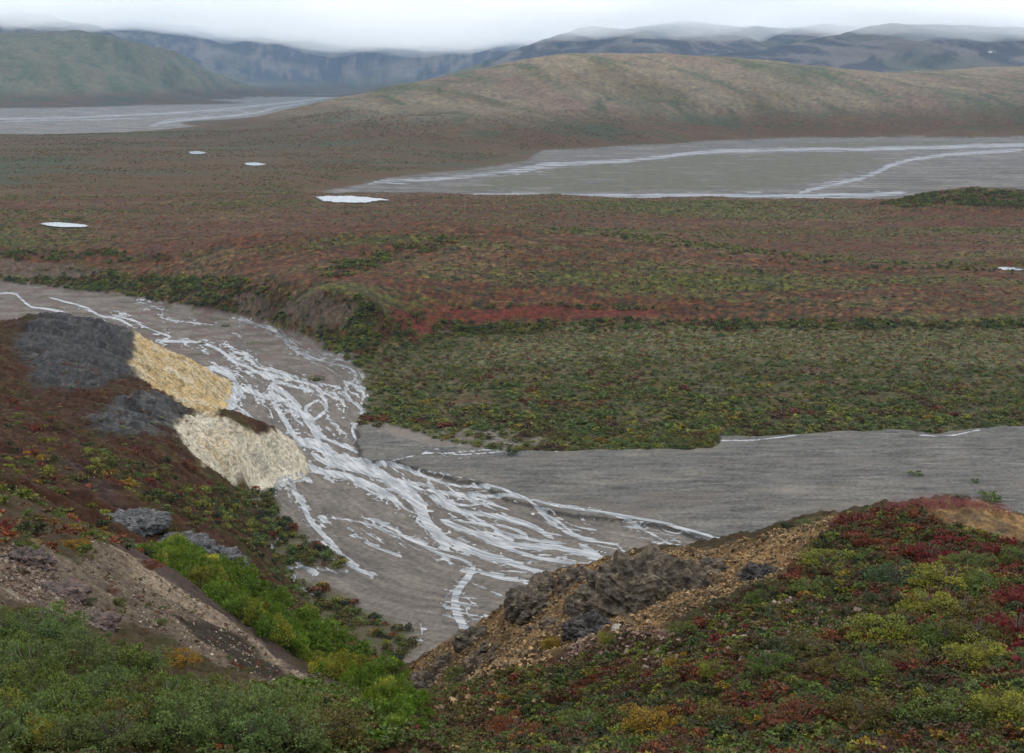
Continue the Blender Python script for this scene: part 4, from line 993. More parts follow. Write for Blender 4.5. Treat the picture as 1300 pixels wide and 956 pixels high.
for P, n, kk, ws in HB:
    X, Y = sample(P, n, lambda X, Y: np.clip(kk + .6 * fbm(X / 14, Y / 14, 3, 320), 0, 1))
    cover('hillside_shrubbery', xyz_(X, Y), rng.uniform(.9, 2.2, len(X)) * (Y / 330) ** .5, np.full(len(X), .8), patchy(X, Y, 12, ['olive', 'green', 'yellowgreen', 'dark', 'gold', 'rust', 'red'], ws), 150)
X, Y = sample(hp([(-40, 420), (160, 480), (250, 525), (230, 560), (320, 620), (300, 700), (0, 690), (-40, 690)]), 6000)
cover('heath_undergrowth', xyz_(X, Y), rng.uniform(.4, 1.1, len(X)), np.full(len(X), .5), palette(len(X), ['rust', 'red', 'olive', 'brown', 'green'], [2.5, .6, 3, 4, 1]), 26)

# alder thicket on the bench
TH_P = hp([(175, 703), (205, 712), (260, 752), (330, 806), (400, 852), (470, 905), (500, 948), (545, 948), (530, 905), (512, 876), (460, 832), (400, 795), (330, 757), (270, 727), (215, 702)])
X, Y = sample(TH_P, 9000); k_ = np.array([True] * len(X)); pts = []
for i_ in range(len(X)):
    if len(pts) < 295 and all((X[i_] - X[j_]) ** 2 + (Y[i_] - Y[j_]) ** 2 > .85 for j_ in pts): pts.append(i_)
print('alders', len(pts)); X, Y = X[pts], Y[pts]
zz_ = height(X, Y)
for i in range(len(X)):
    c = PAL['bright'] if rs.random() < .8 else PAL['yellowgreen']
    shrub('alder_shrub', X[i], Y[i], zz_[i], rs.uniform(1.2, 1.9) * min(1, Y[i] / 115), rs.uniform(.95, 1.35), jit(c, .25), 'bright green alder shrub packed in the thicket band behind the pale gravel strip', 'shrub', 'alder shrubs in the bright green thicket', 'alder', rs)

# shrubs singled out one by one: image pixel, radius in pixels, colour, height ratio, label
KN = [
 (1048, 712, 28, 'yellowgreen', .7, 'spreading yellow-green shrub just under the rusty crest of the knoll, topmost of the green ones'),
 (971, 762, 20, 'green', .9, 'round green shrub beside the dark rock hollow on the knoll'),
 (1029, 748, 20, 'green', .8, 'soft green shrub between the round shrub and the dark bluish one'),
 (1134, 735, 27, 'blue', .9, 'bluish green shrub in the middle of the knoll slope'),
 (1128, 764, 24, 'dark', .8, 'dark shrub directly below the bluish green shrub'),
 (1200, 738, 34, 'yellowgreen', .7, 'wide yellow-green shrub below the crimson patch'),
 (1186, 770, 30, 'yellowgreen', .8, 'dense yellow-green shrub below the wide one on the knoll'),
 (1115, 800, 30, 'yellowgreen', .8, 'big mustard green shrub low in the centre of the knoll slope'),
 (1222, 776, 33, 'olive', .8, 'olive shrub to the right of the dense yellow-green one'),
 (1263, 745, 30, 'green', .8, 'green shrub beside the crimson patch, high on the right'),
 (1240, 802, 30, 'olive', .8, 'olive shrub beside the orange-red patch at the right'),
 (1198, 808, 26, 'green', .9, 'fresh green shrub among the olive shrubs low on the knoll'),
 (1245, 836, 34, 'yellowgreen', .8, 'large yellow-green shrub low beside the orange-red patch'),
 (1160, 812, 22, 'yellowgreen', .8, 'small yellow-green shrub between the mustard green and the fresh green one'),
 (1150, 840, 24, 'olive', .8, 'olive shrub low on the knoll with a red shrub above it'),
 (977, 845, 24, 'green', .9, 'green shrub low on the knoll below the stony brown patch'),
 (1098, 850, 26, 'green', .8, 'leafy green shrub at the foot of the knoll slope'),
 (1052, 848, 22, 'olive', .8, 'dull olive shrub to the left of the leafy green shrub'),
 (1292, 708, 20, 'green', .8, 'green shrub at the right edge just below the bare orange crest'),
 (909, 852, 18, 'yellowgreen', .8, 'pale yellow shrub low on the knoll, on the stony ground'),
 (1229, 712, 20, 'grey', .8, 'grey-green shrub in front of the crimson patch'),
 (1030, 822, 22, 'olive', .7, 'brownish olive shrub above the dull olive one'),
 (990, 818, 20, 'dark', .7, 'dark olive shrub beside the brown stony patch'),
 (948, 822, 18, 'olive', .8, 'thin olive shrub on rubble left of the dark olive shrub'),
 (698, 820, 10, 'gold', 1.3, 'thin upright yellow shrub below the tall rock outcrop'),
 (672, 856, 10, 'olive', .9, 'small mustard shrub on the rubble under the thin yellow one'),
 (583, 856, 15, 'green', 1.0, 'grey-green tuft shrub on the lowest end of the rocky ridge'),
 (771, 812, 11, 'yellowgreen', 1.0, 'small yellow-green shrub at the foot of the tall rock outcrop'),
 (762, 858, 14, 'rust', .9, 'red and orange shrub at the bottom of the rubble slope'),
 (808, 852, 15, 'olive', .9, 'mixed olive shrub right of the red and orange shrub'),
 (869, 800, 15, 'green', .9, 'dark green shrub right below the black rock face'),
 (862, 846, 16, 'gold', .9, 'golden shrub low on the knoll between the olive and the pale yellow one'),
 (1076, 776, 18, 'brown', .7, 'brown shrub on the stony patch in the middle of the knoll'),
 (1290, 800, 30, 'red', .9, 'big orange-red shrub at the right edge of the knoll'),
 (1285, 762, 24, 'red', .8, 'orange-red shrub above the big orange-red one'),
 (1292, 840, 26, 'grey', .8, 'grey-green shrub below the big orange-red one'),
 (1180, 700, 22, 'red', .7, 'low crimson shrub in the red patch under the crest'),
 (1216, 684, 20, 'red', .7, 'crimson shrub close under the bare orange crest'),
 (1120, 690, 20, 'rust', .7, 'rust coloured shrub under the crest, beside the crimson patch'),
 (1248, 700, 18, 'red', .8, 'dark red shrub between the grey-green shrub and the crest'),
 (1085, 682, 18, 'rust', .6, 'low rust shrub on the skyline shoulder of the knoll'),
 (1160, 768, 12, 'red', .8, 'small scarlet shrub among the yellow-green shrubs of the knoll'),
 (1100, 908, 36, 'olive', .8, 'broad olive shrub at the bottom edge below the leafy green one'),
 (1200, 905, 38, 'green', .8, 'broad green shrub at the bottom edge of the knoll'),
 (1280, 900, 36, 'yellowgreen', .8, 'broad yellow-green shrub in the bottom right corner'),
 (1010, 912, 34, 'rust', .7, 'broad rusty shrub at the bottom edge of the knoll'),
 (920, 912, 32, 'olive', .8, 'broad olive shrub at the bottom edge beside the rusty one'),
 (830, 916, 30, 'gold', .8, 'golden shrub at the bottom edge of the knoll'),
 (740, 920, 26, 'green', .8, 'green shrub at the bottom edge under the rubble slope'),
 (650, 925, 24, 'rust', .8, 'rusty shrub at the bottom edge under the rocky ridge'),
]
OTHER = [
 (95, 692, 13, 'gold', .9, 'bright yellow shrub at the top of the pale scree slope'),
 (125, 678, 10, 'gold', .9, 'golden shrub on the crest where the pale strip begins'),
 (108, 762, 12, 'dark', .6, 'dark green shrub with red leaves on the upper scree'),
 (92, 740, 9, 'rust', .7, 'small rusty shrub on the upper scree slope'),
 (150, 764, 8, 'green', .9, 'small green shrub alone in the middle of the scree'),
 (137, 750, 9, 'rust', .7, 'reddish shrub just above the small green one on the scree'),
 (200, 788, 9, 'green', .7, 'round mossy green shrub alone low on the scree'),
 (192, 718, 12, 'rust', .7, 'orange shrub at the near end of the thicket'),
 (8, 668, 12, 'red', .8, 'deep red shrub on the crest at the left edge'),
 (232, 838, 16, 'gold', .9, 'yellow shrub among the grey-green willows at the bottom'),
 (345, 719, 13, 'grey', .8, 'round grey-green willow by the small stream, larger of the pair'),
 (360, 727, 9, 'grey', .9, 'small grey-green willow by the small stream, beside the larger one'),
 (400, 479, 10, 'olive', .5, 'olive willow patch on the gravel bar amid the river channels'),
 (287, 413, 5, 'green', .6, 'small green shrub alone on the gravel bar far up the river'),
 (255, 434, 6, 'olive', .3, 'flat olive shrub on the gravel bar above the main channel'),
 (1162, 599, 9, 'green', .5, 'low green shrub alone on the grey gravel fan'),
 (1238, 610, 5, 'green', .8, 'small green shrub on the grey gravel, right of the low one'),
 (1258, 628, 17, 'green', .5, 'wide green shrub on the gravel just behind the knoll crest'),
 (1220, 630, 9, 'dark', .6, 'dark green shrub on the gravel left of the wide one'),
 (1000, 664, 9, 'dark', .6, 'dark shrub on the gravel behind the knoll, left of a pale one'),
 (1022, 662, 9, 'grey', .5, 'pale grey-green shrub on gravel behind the knoll slope'),
 (1042, 660, 7, 'olive', .5, 'olive shrub at the right end of the row behind the knoll'),
 (650, 574, 9, 'dark', .7, 'dark green bush on the gravel tongue where the flat ends'),
 (558, 552, 9, 'green', .6, 'green bush on the pale gravel patch beside the flat'),
 (545, 540, 8, 'olive', .6, 'olive bush behind the green bush of the gravel patch'),
 (480, 538, 10, 'olive', .7, 'olive bush on the corner where the two rivers meet'),
 (300, 718, 8, 'olive', .7, 'olive shrub between the grey rock crest and the stream'),
 (1056, 712, 8, 'gold', .5, 'straw coloured tuft on the skyline of the knoll'),
]
def singled(lst, src_far=150):
    H_ = hit([(a, b + c * .35) for a, b, c, *_ in lst])
    for (a, b, rpx, cn_, hs, lab), (x, y, z_) in zip(lst, H_):
        dist = math.sqrt(x * x + y * y + (CAMH - z_) ** 2); r = rpx / F * dist
        zt = float(height(np.array([x]), np.array([y]))[0])
        shrub('shrub' if cn_ in ('rust', 'red', 'brown', 'gold') else 'willow_shrub', x, y, zt, r * 1.3, hs, jit(PAL[cn_] * .88, .06), lab, 'shrub', None, 'near' if dist < src_far else 'mid', rs)
singled(KN); singled(OTHER)
# grey-green willows in front of the scree
WL = hp([(-30, 800), (60, 798), (110, 826), (170, 856), (240, 882), (300, 900), (360, 915), (420, 930), (430, 960), (-30, 960)])
X, Y = sample(WL, 900); pts = []
for x, y in zip(X, Y):
    if all((x - a) ** 2 + (y - b) ** 2 > .75 ** 2 for a, b in pts): pts.append((x, y))
pts = np.array(pts[:170]); zz_ = height(pts[:, 0], pts[:, 1])
for (x, y), z_ in zip(pts, zz_):
    c = PAL[rs.choices(['grey', 'green', 'olive', 'yellowgreen', 'dark'], [6, 3, 2, 1, 1])[0]]
    shrub('willow_shrub', x, y, z_, rs.uniform(.55, .95), rs.uniform(.9, 1.2), jit(c), 'grey-green willow shrub on the slope below the scree', 'shrub', 'grey-green willows below the scree', 'near', rs)
print('shrubs', round(time.time() - T0, 1))

# low growth on the near slopes
def low(name, P, n, r0, r1, names, ws, lod=90, hs=.8, kf=None):
    X, Y = sample(P, n, kf); cover(name, xyz_(X, Y), rng.uniform(r0, r1, len(X)), np.full(len(X), hs), patchy(X, Y, 2.2, names, ws), lod)
KNV = hp([(1060, 662), (1100, 650), (1160, 646), (1200, 668), (1700, 800), (1700, 1010), (560, 1010), (640, 868), (760, 822), (880, 800), (900, 770), (990, 735), (1035, 690)])
notsoil = lambda X, Y: 1 - .95 * zone(Z['soil'][0], X, Y, .8)
low('knoll_undergrowth', KNV, 20000, .10, .34, ['red', 'rust', 'brown', 'olive', 'gold', 'yellowgreen', 'green', 'dark', 'brown'], [.25, 1.5, 3, 3, .15, 1.6, 3, 4, 2.5], kf=notsoil)
CR = Z['crimson'][0]; low('red_undergrowth', CR, 2500, .12, .34, ['red', 'rust', 'olive', 'brown'], [2.5, 2.5, 1.5, 2], hs=.9)
low('slope_undergrowth', WL, 3500, .12, .34, ['olive', 'green', 'grey', 'rust', 'gold'], [3, 3, 3, .6, .5])
low('ridge_undergrowth', hp([(0, 660), (60, 664), (120, 672), (130, 688), (60, 698), (0, 700)]), 1500, .3, .8, ['rust', 'olive', 'green', 'red', 'gold'], [3, 3, 2, 1.5, .6])
low('scree_undergrowth', Z['scree'][0], 500, .08, .3, ['olive', 'rust', 'green', 'brown'], [2, 2, 1, 2])
low('bench_undergrowth', hp([(400, 858), (470, 905), (545, 950), (545, 900), (560, 955), (360, 955), (330, 880)]), 2500, .15, .5, ['olive', 'green', 'bright', 'dark'], [3, 3, 2, 1])
Pn = np.array([(-14, 15), (14, 15), (20, 30), (-20, 30)]); low('slope_undergrowth', Pn, 4000, .12, .3, ['olive', 'green', 'grey', 'rust', 'gold'], [3, 3, 2, 1, .5])

# fireweed on the skyline of the knoll
def fireweed_mesh(seed):
    r = np.random.default_rng(seed); V = []
    for i in range(46):
        a, t = r.uniform(0, 6.28), r.uniform(0, 1) ** .5; b = np.array([math.cos(a) * t, math.sin(a) * t, 0]); hgt = r.uniform(.5, 1.1); lean = r.normal(0, .1, 2)
        for k in range(12):
            f = (k + 1) / 12; p = b + np.array([lean[0] * f, lean[1] * f, hgt * f]); q = r.uniform(0, 6.28); d = np.array([math.cos(q), math.sin(q), .6]) * .13 * (1.15 - f * .8)
            s = np.cross(d, [0, 0, 1]) * .28
            V += [p, p + d * .5 + s, p + d, p + d * .5 - s]
    v = np.array(V); return shared_mesh('fireweed', v, np.arange(len(v)).reshape(-1, 4), LEAFO, r.uniform(.6, 1.3, len(v) // 4))
FW = [fireweed_mesh(i) for i in range(3)]
fw = [(1128, 640), (1142, 636), (1156, 634), (1172, 634), (1190, 631), (1206, 630), (1222, 630), (1240, 632), (1260, 637), (1108, 646), (1092, 652), (1070, 660), (1275, 641), (1198, 636), (1230, 636), (1150, 642), (1182, 638)]
Hf = hit([(a, b + 10) for a, b in fw])
for i, (x, y, z_) in enumerate(Hf):
    o = bpy.data.objects.new('fireweed_clump', None); COL.objects.link(o); fo_ = bpy.data.objects.new('foliage', FW[i % 3]); COL.objects.link(fo_); fo_.parent = o; s_ = rs.uniform(.25, .5); o.scale = (s_ * 1.3, s_ * 1.3, s_ * 1.15); o.rotation_euler = (0, 0, rs.uniform(0, 6))
    o.location = (x, y, float(height(np.array([x]), np.array([y]))[0])); fo_.color = (*[float(c) for c in jit(hue(128, 46, 50, .95))], 1)
    tag(o, 'clump of upright crimson fireweed stalks on the skyline crest of the knoll', 'fireweed', 'fireweed clumps on the knoll crest')

# ------------------------------------------------------------------ rock
def rock_mat(name, dark, light, sc=1.0, warm=None):
    m, nt, b = new_mat(name); co = nt.nodes.new('ShaderNodeTexCoord').outputs['Object']
    n = noise_(nt, co, 2.2 * sc, 8, .72); v = nt.nodes.new('ShaderNodeTexVoronoi'); v.inputs['Scale'].default_value = 5.5 * sc; nt.links.new(co, v.inputs['Vector'])
    c1 = ramp_(nt, n.outputs['Fac'], [(.34, [c * .45 for c in dark]), (.47, dark), (.60, warm or [(a + b_) / 2 for a, b_ in zip(dark, light)]), (.72, light)])
    nt.links.new(c1, b.inputs['Base Color']); b.inputs['Roughness'].default_value = .95; b.inputs['Specular IOR Level'].default_value = .15
    s = math_(nt, 'ADD', math_(nt, 'MULTIPLY', v.outputs['Distance'], .5), n.outputs['Fac']); bp = N_(nt, 'ShaderNodeBump'); bp.inputs['Strength'].default_value = 1; bp.inputs['Distance'].default_value = .16 / sc
    nt.links.new(s, bp.inputs['Height']); nt.links.new(bp.outputs[0], b.inputs['Normal']); return m
import bmesh
def outcrop(name, px, py, rx, ry, rz, mat, label, seed, yaw=0, det=1.0, sink=.35, catg='rock outcrop', sub=6):
    x, y, z_ = hit([(px, py)])[0]
    bm = bmesh.new(); bmesh.ops.create_icosphere(bm, subdivisions=sub, radius=1)
    P = np.array([v.co[:] for v in bm.verts]); f = np.array([[v.index for v in q.verts] for q in bm.faces]); bm.free()
    S = np.array([rx, ry, rz]); Q = P * S
    q1 = Q / (.42 * max(rx, rz) * 1.2)
    n = ridged(q1[:, 0] + q1[:, 1] * .7, q1[:, 2] - q1[:, 1] * .5, 4, seed) * .16 + fbm(q1[:, 0] * 1.7 + q1[:, 2], q1[:, 1] * 1.7, 4, seed + 5) * .34
    blk = np.round((Q[:, 2] + .3 * Q[:, 0] + .5 * fbm(Q[:, 0] * .8, Q[:, 1] * .8 + Q[:, 2], 2, seed)) / (.28 * det)) * (.28 * det) - (Q[:, 2] + .3 * Q[:, 0])
    fine = fbm(Q[:, 0] * 2.6 / det, Q[:, 2] * 2.6 / det + Q[:, 1] * 1.9 / det, 4, seed + 9)
    Q = Q * (1 + n)[:, None] + P * (fine * .26 * det)[:, None]; Q[:, 0] += blk * .22; Q[:, 1] += blk * .16
    o = mesh_np(name, Q, f, mat, smooth=False); o.location = (x, y, float(height(np.array([x]), np.array([y]))[0]) - rz * sink + rz * .1); o.rotation_euler = (0, 0, yaw)
    tag(o, label, catg); return o
RK1 = rock_mat('knoll_rock', (.065, .053, .042), (.24, .20, .15), 1.0, (.125, .10, .07)); RK2 = rock_mat('black_rock', (.035, .032, .03), (.12, .11, .10), 1.0)
RK3 = rock_mat('reddish_rock', (.075, .062, .058), (.26, .22, .20), 1.1, (.12, .08, .065)); RK4 = rock_mat('grey_rock', (.06, .06, .062), (.17, .165, .16), .35)
outcrop('rock_outcrop', 815, 762, 2.6, 1.6, 2.1, RK1, 'big craggy grey-brown rock outcrop on the knoll above the rubble', 31, .3)
outcrop('rock_outcrop', 862, 745, 1.1, 1.1, .9, RK1, 'rounded rock shoulder on the right end of the big craggy outcrop', 32, .9)
outcrop('rock_outcrop', 748, 800, .9, .8, .55, RK2, 'dark broken rock at the lower left foot of the big outcrop', 36, .4)
outcrop('rock_outcrop', 962, 736, .9, .7, .65, RK2, 'black rock hollow below the sandy crest of the knoll', 33, 1.2)
outcrop('rock_outcrop', 676, 765, 1.3, 1.0, 1.0, RK1, 'dark crag at the edge of the ridge against the river', 34, 2.0, sink=.6)
outcrop('rock_outcrop', 545, 868, 1.1, .9, .9, RK1, 'speckled rock end of the ridge beside the green thicket', 35, .1, sink=.6)
outcrop('rock_outcrop', 28, 712, 1.1, .9, .6, RK3, 'pale pinkish rock outcrop at the left edge of the scree', 41, .3, sink=.5)
outcrop('rock_outcrop', 66, 752, 1.3, .9, .5, RK3, 'reddish rock outcrop in the middle of the scree edge', 42, .7, sink=.5)
outcrop('rock_outcrop', 108, 790, 1.1, .8, .4, RK3, 'low reddish rock above the grey-green willows', 43, .5, sink=.5)
outcrop('rock_outcrop', 262, 716, 6.5, 5, 4.2, RK4, 'dark grey rock ridge behind the green thicket, steepest part', 51, .8, det=3, sink=.75)
outcrop('rock_outcrop', 222, 690, 6.0, 5, 2.6, RK4, 'dark grey rock ridge above the orange shrub', 52, .6, det=3, sink=.75)
outcrop('rock_outcrop', 160, 660, 6.0, 4, 1.8, RK4, 'small grey rock hump at the start of the dark rock ridge', 53, .4, det=3, sink=.75)
outcrop('boulder', 783, 797, .16, .14, .16, rock_mat('pale_rock', (.35, .32, .27), (.55, .5, .42)), 'small pale boulder at the foot of the big craggy outcrop', 61, .2, det=.2, sink=.2, catg='boulder', sub=4)

for px_, py_, a_, lab_ in ((690, 748, 1.0, 'brown crag on the ridge crest left of the big outcrop'), (735, 732, .8, 'low brown crag on the crest just left of the big outcrop'), (606, 806, .8, 'brown crag low on the ridge crest against the river bed'), (905, 722, .7, 'small sandy crag on the crest between the big outcrop and the black rock')):
    outcrop('rock_outcrop', px_, py_, a_ * 1.2, a_ * .8, a_ * .75, RK1, lab_, int(px_), px_ / 50, sink=.55, sub=5)
LP = hp([(540, 850), (600, 815), (660, 780), (700, 760), (740, 730), (790, 722), (740, 770), (700, 800), (640, 830), (580, 862)])
LX, LY = sample(LP, 400)
RKM = rock_mat('ledge_rock', (.06, .048, .036), (.21, .17, .12), 1.6, (.12, .088, .056))
ledge = [None]
for i in range(22):
    rr_ = .28 + .5 * rs.random() ** 2
    if i < 3:
        o = outcrop('rock_ledge', 600, 830, rr_, rr_ * .8, rr_ * .6, RKM, 'small brown rock ledge jutting from the crumbly face of the ridge', 70 + i, 0, sink=.5, catg='rock ledge', sub=5); ledge.append(o)
    else: o = ledge[1 + i % 3].copy(); COL.objects.link(o); o.scale = [rs.uniform(.6, 1.3) for _ in range(3)]
    o.location = (LX[i], LY[i], float(height(LX[i:i + 1], LY[i:i + 1])[0]) - .1); o.rotation_euler = (rs.uniform(-.3, .3), rs.uniform(-.3, .3), rs.uniform(0, 6)); o['group'] = 'rock ledges on the crumbly ridge face'
# rubble: angular stones on the bare ground
def rubble(name, P, n, s0, s1, cols):
    X, Y = sample(P, n); n = len(X); B = np.array([(x, y, z) for x in (-1, 1) for y in (-1, 1) for z in (-1, 1)], float)
    Fq = np.array([(0, 1, 3, 2), (4, 6, 7, 5), (0, 4, 5, 1), (2, 3, 7, 6), (0, 2, 6, 4), (1, 5, 7, 3)])
    s = s0 * (s1 / s0) ** (rng.random(n) ** 1.8); V = B[None] * rng.uniform(.45, 1.1, (n, 8, 3)) * (s[:, None, None] * rng.uniform(.5, 1.1, (n, 1, 3)))
    q = rng.normal(size=(n, 4)); q /= np.linalg.norm(q, axis=1)[:, None]; w_, x_, y_, z_ = q.T
    Rm = np.stack([1 - 2 * (y_ ** 2 + z_ ** 2), 2 * (x_ * y_ - z_ * w_), 2 * (x_ * z_ + y_ * w_), 2 * (x_ * y_ + z_ * w_), 1 - 2 * (x_ ** 2 + z_ ** 2), 2 * (y_ * z_ - x_ * w_), 2 * (x_ * z_ - y_ * w_), 2 * (y_ * z_ + x_ * w_), 1 - 2 * (x_ ** 2 + y_ ** 2)], 1).reshape(n, 3, 3)
    V = np.einsum('nij,nkj->nki', Rm, V) + xyz_(X, Y)[:, None, :] + np.array([0, 0, 1]) * (s * .2)[:, None, None]
    c = np.array(cols)[rng.integers(0, len(cols), n)] * rng.uniform(.7, 1.25, (n, 1))
    mesh_np(name, V.reshape(-1, 3), (np.arange(n)[:, None, None] * 8 + Fq[None]).reshape(-1, 4), STONE, np.repeat(c, 8, 0), smooth=False, kind='stuff')
STONE, nts, bs_ = new_mat('stone'); at_ = N_(nts, 'ShaderNodeAttribute', attribute_name='gcol'); nts.links.new(at_.outputs['Color'], bs_.inputs['Base Color']); bs_.inputs['Roughness'].default_value = .95; bs_.inputs['Specular IOR Level'].default_value = .15
G_ = .62
sc_ = [RGB(152, 124, 88, G_ * 1.3), RGB(128, 104, 74, G_ * 1.2), RGB(160, 140, 108, G_ * .7), RGB(86, 72, 56, G_ * .9)]
rubble('knoll_rubble', Z['soil'][0], 40000, .02, .085, sc_)
rubble('knoll_gravel', hp([(900, 780), (1000, 760), (1100, 770), (1080, 800), (980, 830), (800, 850), (700, 850), (740, 812), (860, 800)]), 9000, .03, .12, [RGB(120, 96, 84, G_), RGB(84, 66, 58, G_), RGB(150, 130, 116, G_)])
rubble('knoll_gravel', hp([(500, 950), (520, 880), (600, 855), (700, 835), (700, 870), (620, 950)]), 14000, .03, .12, sc_)
low('ridge_foot_undergrowth', hp([(500, 950), (530, 885), (600, 868), (700, 850), (680, 950)]), 2500, .1, .3, ['olive', 'brown', 'green', 'rust'], [3, 3, 2, 1])
rubble('knoll_gravel', Z['soil2'][0], 3000, .03, .10, sc_)
rubble('scree_rubble', Z['scree'][0], 14000, .02, .08, [RGB(140, 124, 106, G_ * 1.1), RGB(110, 94, 84, G_), RGB(90, 72, 68, G_), RGB(170, 156, 136, G_)])
rubble('scree_gravel', hp([(0, 700), (50, 708), (110, 770), (140, 800), (100, 800), (40, 770), (0, 740)]), 7000, .03, .13, [RGB(140, 124, 112, G_), RGB(108, 94, 86, G_), RGB(118, 98, 84, G_)])
rubble('cliff_rubble', Z['yellow2'][0], 700, .08, .35, [RGB(220, 206, 176, G_ * 1.1), RGB(190, 178, 150, G_), RGB(200, 170, 110, G_)])
rubble('cliff_rubble', Z['yellow1'][0], 600, .08, .35, [RGB(212, 180, 118, G_ * 1.1), RGB(160, 130, 90, G_), RGB(190, 160, 110, G_)])
X, Y = None, None
if 0: rubble('bar_cobbles', gp([(410, 660), (560, 720), (590, 800), (470, 780), (440, 720)]), 500, .15, .7, [RGB(80, 70, 64, G_), RGB(64, 56, 50, G_)])
print('rock', round(time.time() - T0, 1))

# ------------------------------------------------------------------ sky, sun, haze, mist
w = bpy.data.worlds.new('World'); scene.world = w; w.use_nodes = True
nt = w.node_tree; bg = nt.nodes['Background']
sky = nt.nodes.new('ShaderNodeTexSky'); sky.sky_type = 'NISHITA'; sky.sun_disc = False
SUN_EL, SUN_AZ = radians(52), radians(35)
sky.sun_elevation = SUN_EL; sky.sun_rotation = SUN_AZ
tc = nt.nodes.new('ShaderNodeTexCoord')
mp = nt.nodes.new('ShaderNodeMapping'); mp.inputs['Scale'].default_value = (2.2, 2.2, 34.0); nt.links.new(tc.outputs['Generated'], mp.inputs[0])
cn = noise_(nt, mp.outputs[0], 2.6, 6, .55)
cfac = ramp_(nt, cn.outputs['Fac'], [(.32, .93), (.6, 1.0)])
ccol = ramp_(nt, noise_(nt, mp.outputs[0], 4.0, 5, .5).outputs['Fac'], [(.34, (8.3, 8.6, 9.4)), (.55, (9.8, 9.95, 10.3))])
mx = nt.nodes.new('ShaderNodeMixRGB'); nt.links.new(cfac, mx.inputs[0]); nt.links.new(sky.outputs[0], mx.inputs[1])
vm = nt.nodes.new('ShaderNodeVectorMath'); vm.operation = 'SCALE'
cr = ramp_(nt, noise_(nt, mp.outputs[0], 3.1, 5, .5).outputs['Fac'], [(.40, (.70, .76, .86)), (.52, (.97, .97, .97))])
# overcast dome: the cloud is thinner, so brighter, towards the zenith
sx_ = nt.nodes.new('ShaderNodeSeparateXYZ'); nt.links.new(tc.outputs['Generated'], sx_.inputs[0])
el = math_(nt, 'MAXIMUM', sx_.outputs[2], 0.0)
nt.links.new(cr, vm.inputs[0]); nt.links.new(math_(nt, 'ADD', math_(nt, 'MULTIPLY', el, 13.0), 10.2), vm.inputs['Scale'])
nt.links.new(vm.outputs[0], mx.inputs[2]); nt.links.new(mx.outputs[0], bg.inputs[0]); bg.inputs[1].default_value = 0.10

sd = bpy.data.lights.new('sun', 'SUN'); sd.energy = 0.9; sd.angle = radians(18); sd.color = (1, .96, .9)
so = bpy.data.objects.new('sun', sd); COL.objects.link(so)
from mathutils import Vector
dirv = Vector((sin(SUN_AZ) * cos(SUN_EL), cos(SUN_AZ) * cos(SUN_EL), sin(SUN_EL)))
so.rotation_euler = dirv.to_track_quat('Z', 'Y').to_euler()

def box(name, x0, x1, y0, y1, z0, z1, mat):
    v = np.array([(x, y, z) for z in (z0, z1) for y in (y0, y1) for x in (x0, x1)], float)
    f = np.array([(0, 2, 3, 1), (4, 5, 7, 6), (0, 1, 5, 4), (2, 6, 7, 3), (0, 4, 6, 2), (1, 3, 7, 5)])
    return mesh_np(name, v, f, mat, smooth=False, kind='stuff')

hm = bpy.data.materials.new('haze'); hm.use_nodes = True; hn = hm.node_tree
hn.nodes.remove(hn.nodes['Principled BSDF'])
pv = hn.nodes.new('ShaderNodeVolumePrincipled'); pv.inputs['Color'].default_value = (.38, .66, 1.0, 1); pv.inputs['Density'].default_value = HAZE; pv.inputs['Anisotropy'].default_value = 0.0
hn.links.new(pv.outputs[0], hn.nodes['Material Output'].inputs['Volume'])
box('haze', -42000, 42000, -60, 36000, float(GZ.min()) - 2, max(900.0, float(GZ.max()) + 15), hm)

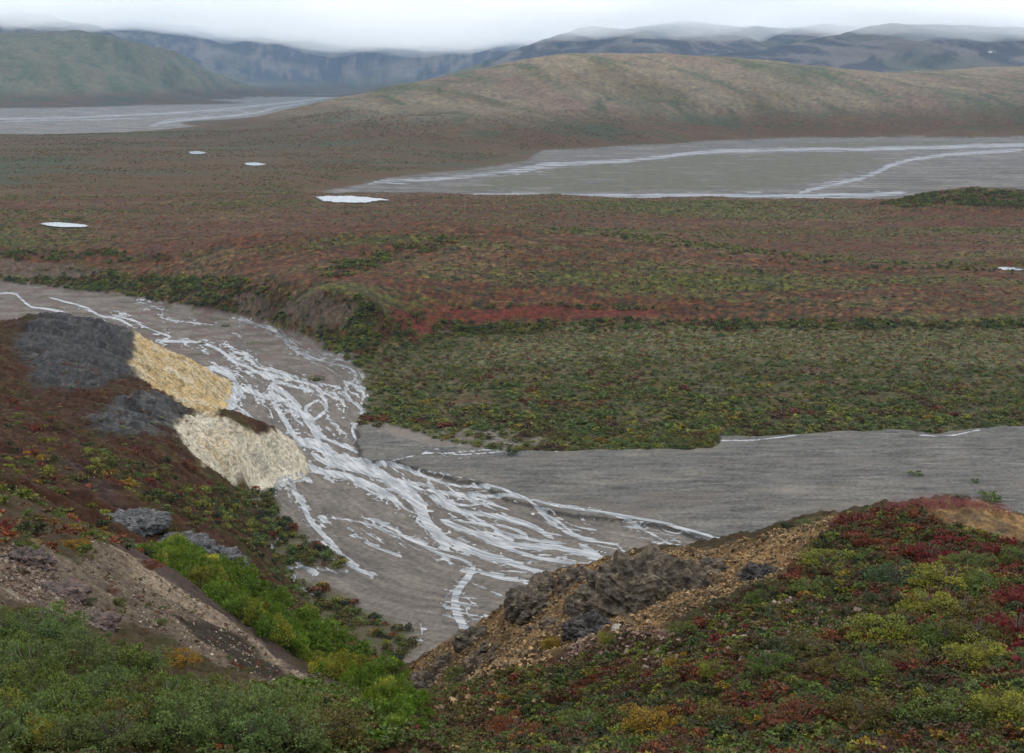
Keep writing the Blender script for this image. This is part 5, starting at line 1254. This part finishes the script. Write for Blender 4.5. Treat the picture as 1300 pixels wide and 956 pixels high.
if MIST:
    mm = bpy.data.materials.new('mist'); mm.use_nodes = True; mn = mm.node_tree
    mn.nodes.remove(mn.nodes['Principled BSDF'])
    pv = mn.nodes.new('ShaderNodeVolumePrincipled'); pv.inputs['Color'].default_value = (.965, .985, 1, 1); pv.inputs['Density'].default_value = .0036
    mn.links.new(pv.outputs[0], mn.nodes['Material Output'].inputs['Volume'])
    # a slab of low cloud with a ragged underside, draped over the peaks
    xs = np.linspace(-11000, 11000, 260); ys = np.linspace(5600, 17000, 150)
    MX, MY = np.meshgrid(xs, ys)
    lo = 425 + (MY - 8000) * .017 + 90 * sstep(.14, .27, -MX / MY) + 190 * fbm(MX / 2300, MY / 2300, 5, 201) + 70 * fbm(MX / 520, MY / 700, 4, 202)
    hi = lo + 25 + np.clip(60 + 190 * fbm(MX / 1500, MY / 1500, 5, 203), 0, 400)
    edge = sstep(0, 900, MY - 5600) * sstep(0, 900, 17000 - MY) * sstep(0, 900, 11000 - abs(MX))
    midz = (lo + hi) / 2
    lo = lerp(midz - 1, lo, edge); hi = lerp(midz + 1, hi, edge)
    nx, ny = len(xs), len(ys)
    ii = (np.arange(ny - 1)[:, None] * nx + np.arange(nx - 1)[None]).ravel(); o_ = nx * ny
    fb = np.stack([ii, ii + nx, ii + nx + 1, ii + 1], 1); ft = np.stack([ii + o_, ii + 1 + o_, ii + nx + 1 + o_, ii + nx + o_], 1)
    def strip(a, b): return np.stack([a[:-1], a[1:], b[1:], b[:-1]], 1)
    r0 = np.arange(nx); r1 = (ny - 1) * nx + np.arange(nx); c0 = np.arange(ny) * nx; c1 = c0 + nx - 1
    sides = np.concatenate([strip(r0, r0 + o_), strip(r1 + o_, r1), strip(c0 + o_, c0), strip(c1, c1 + o_)])
    def slab(a, b, m):
        V = np.concatenate([np.stack([MX, MY, a], -1).reshape(-1, 3), np.stack([MX, MY, b], -1).reshape(-1, 3)])
        mesh_np('mist', V, np.concatenate([fb, ft, sides]), m, smooth=False, kind='stuff')
    slab(lo, hi, mm)
    # a thinner veil trails below the cloud
    m2 = mm.copy(); m2.name = 'thin_mist'; m2.node_tree.nodes['Principled Volume'].inputs['Density'].default_value = .0007
    lo2 = lo - 4 - (45 + 110 * np.clip(fbm(MX / 900, MY / 1300, 4, 204) + .45, 0, 1.2)) * edge
    slab(lo2, lo - 1.5, m2)

# ------------------------------------------------------------------ camera and output
cd = bpy.data.cameras.new('camera'); cam = bpy.data.objects.new('camera', cd); COL.objects.link(cam)
cd.sensor_width = 36; cd.lens = 36 * F / 1300; cd.clip_start = .3; cd.clip_end = 80000
cam.location = (0, 0, CAMH); cam.rotation_euler = (radians(90) - TH, 0, 0)
scene.camera = cam
scene.view_settings.view_transform = 'Standard'; scene.view_settings.look = 'None'; scene.view_settings.exposure = EXPO; scene.view_settings.gamma = 1
cy_ = scene.cycles
cy_.max_bounces = 6; cy_.diffuse_bounces = 2; cy_.glossy_bounces = 2; cy_.transmission_bounces = 2; cy_.transparent_max_bounces = 6; cy_.volume_bounces = 5
cy_.use_denoising = True
print('done', round(time.time() - T0, 1))
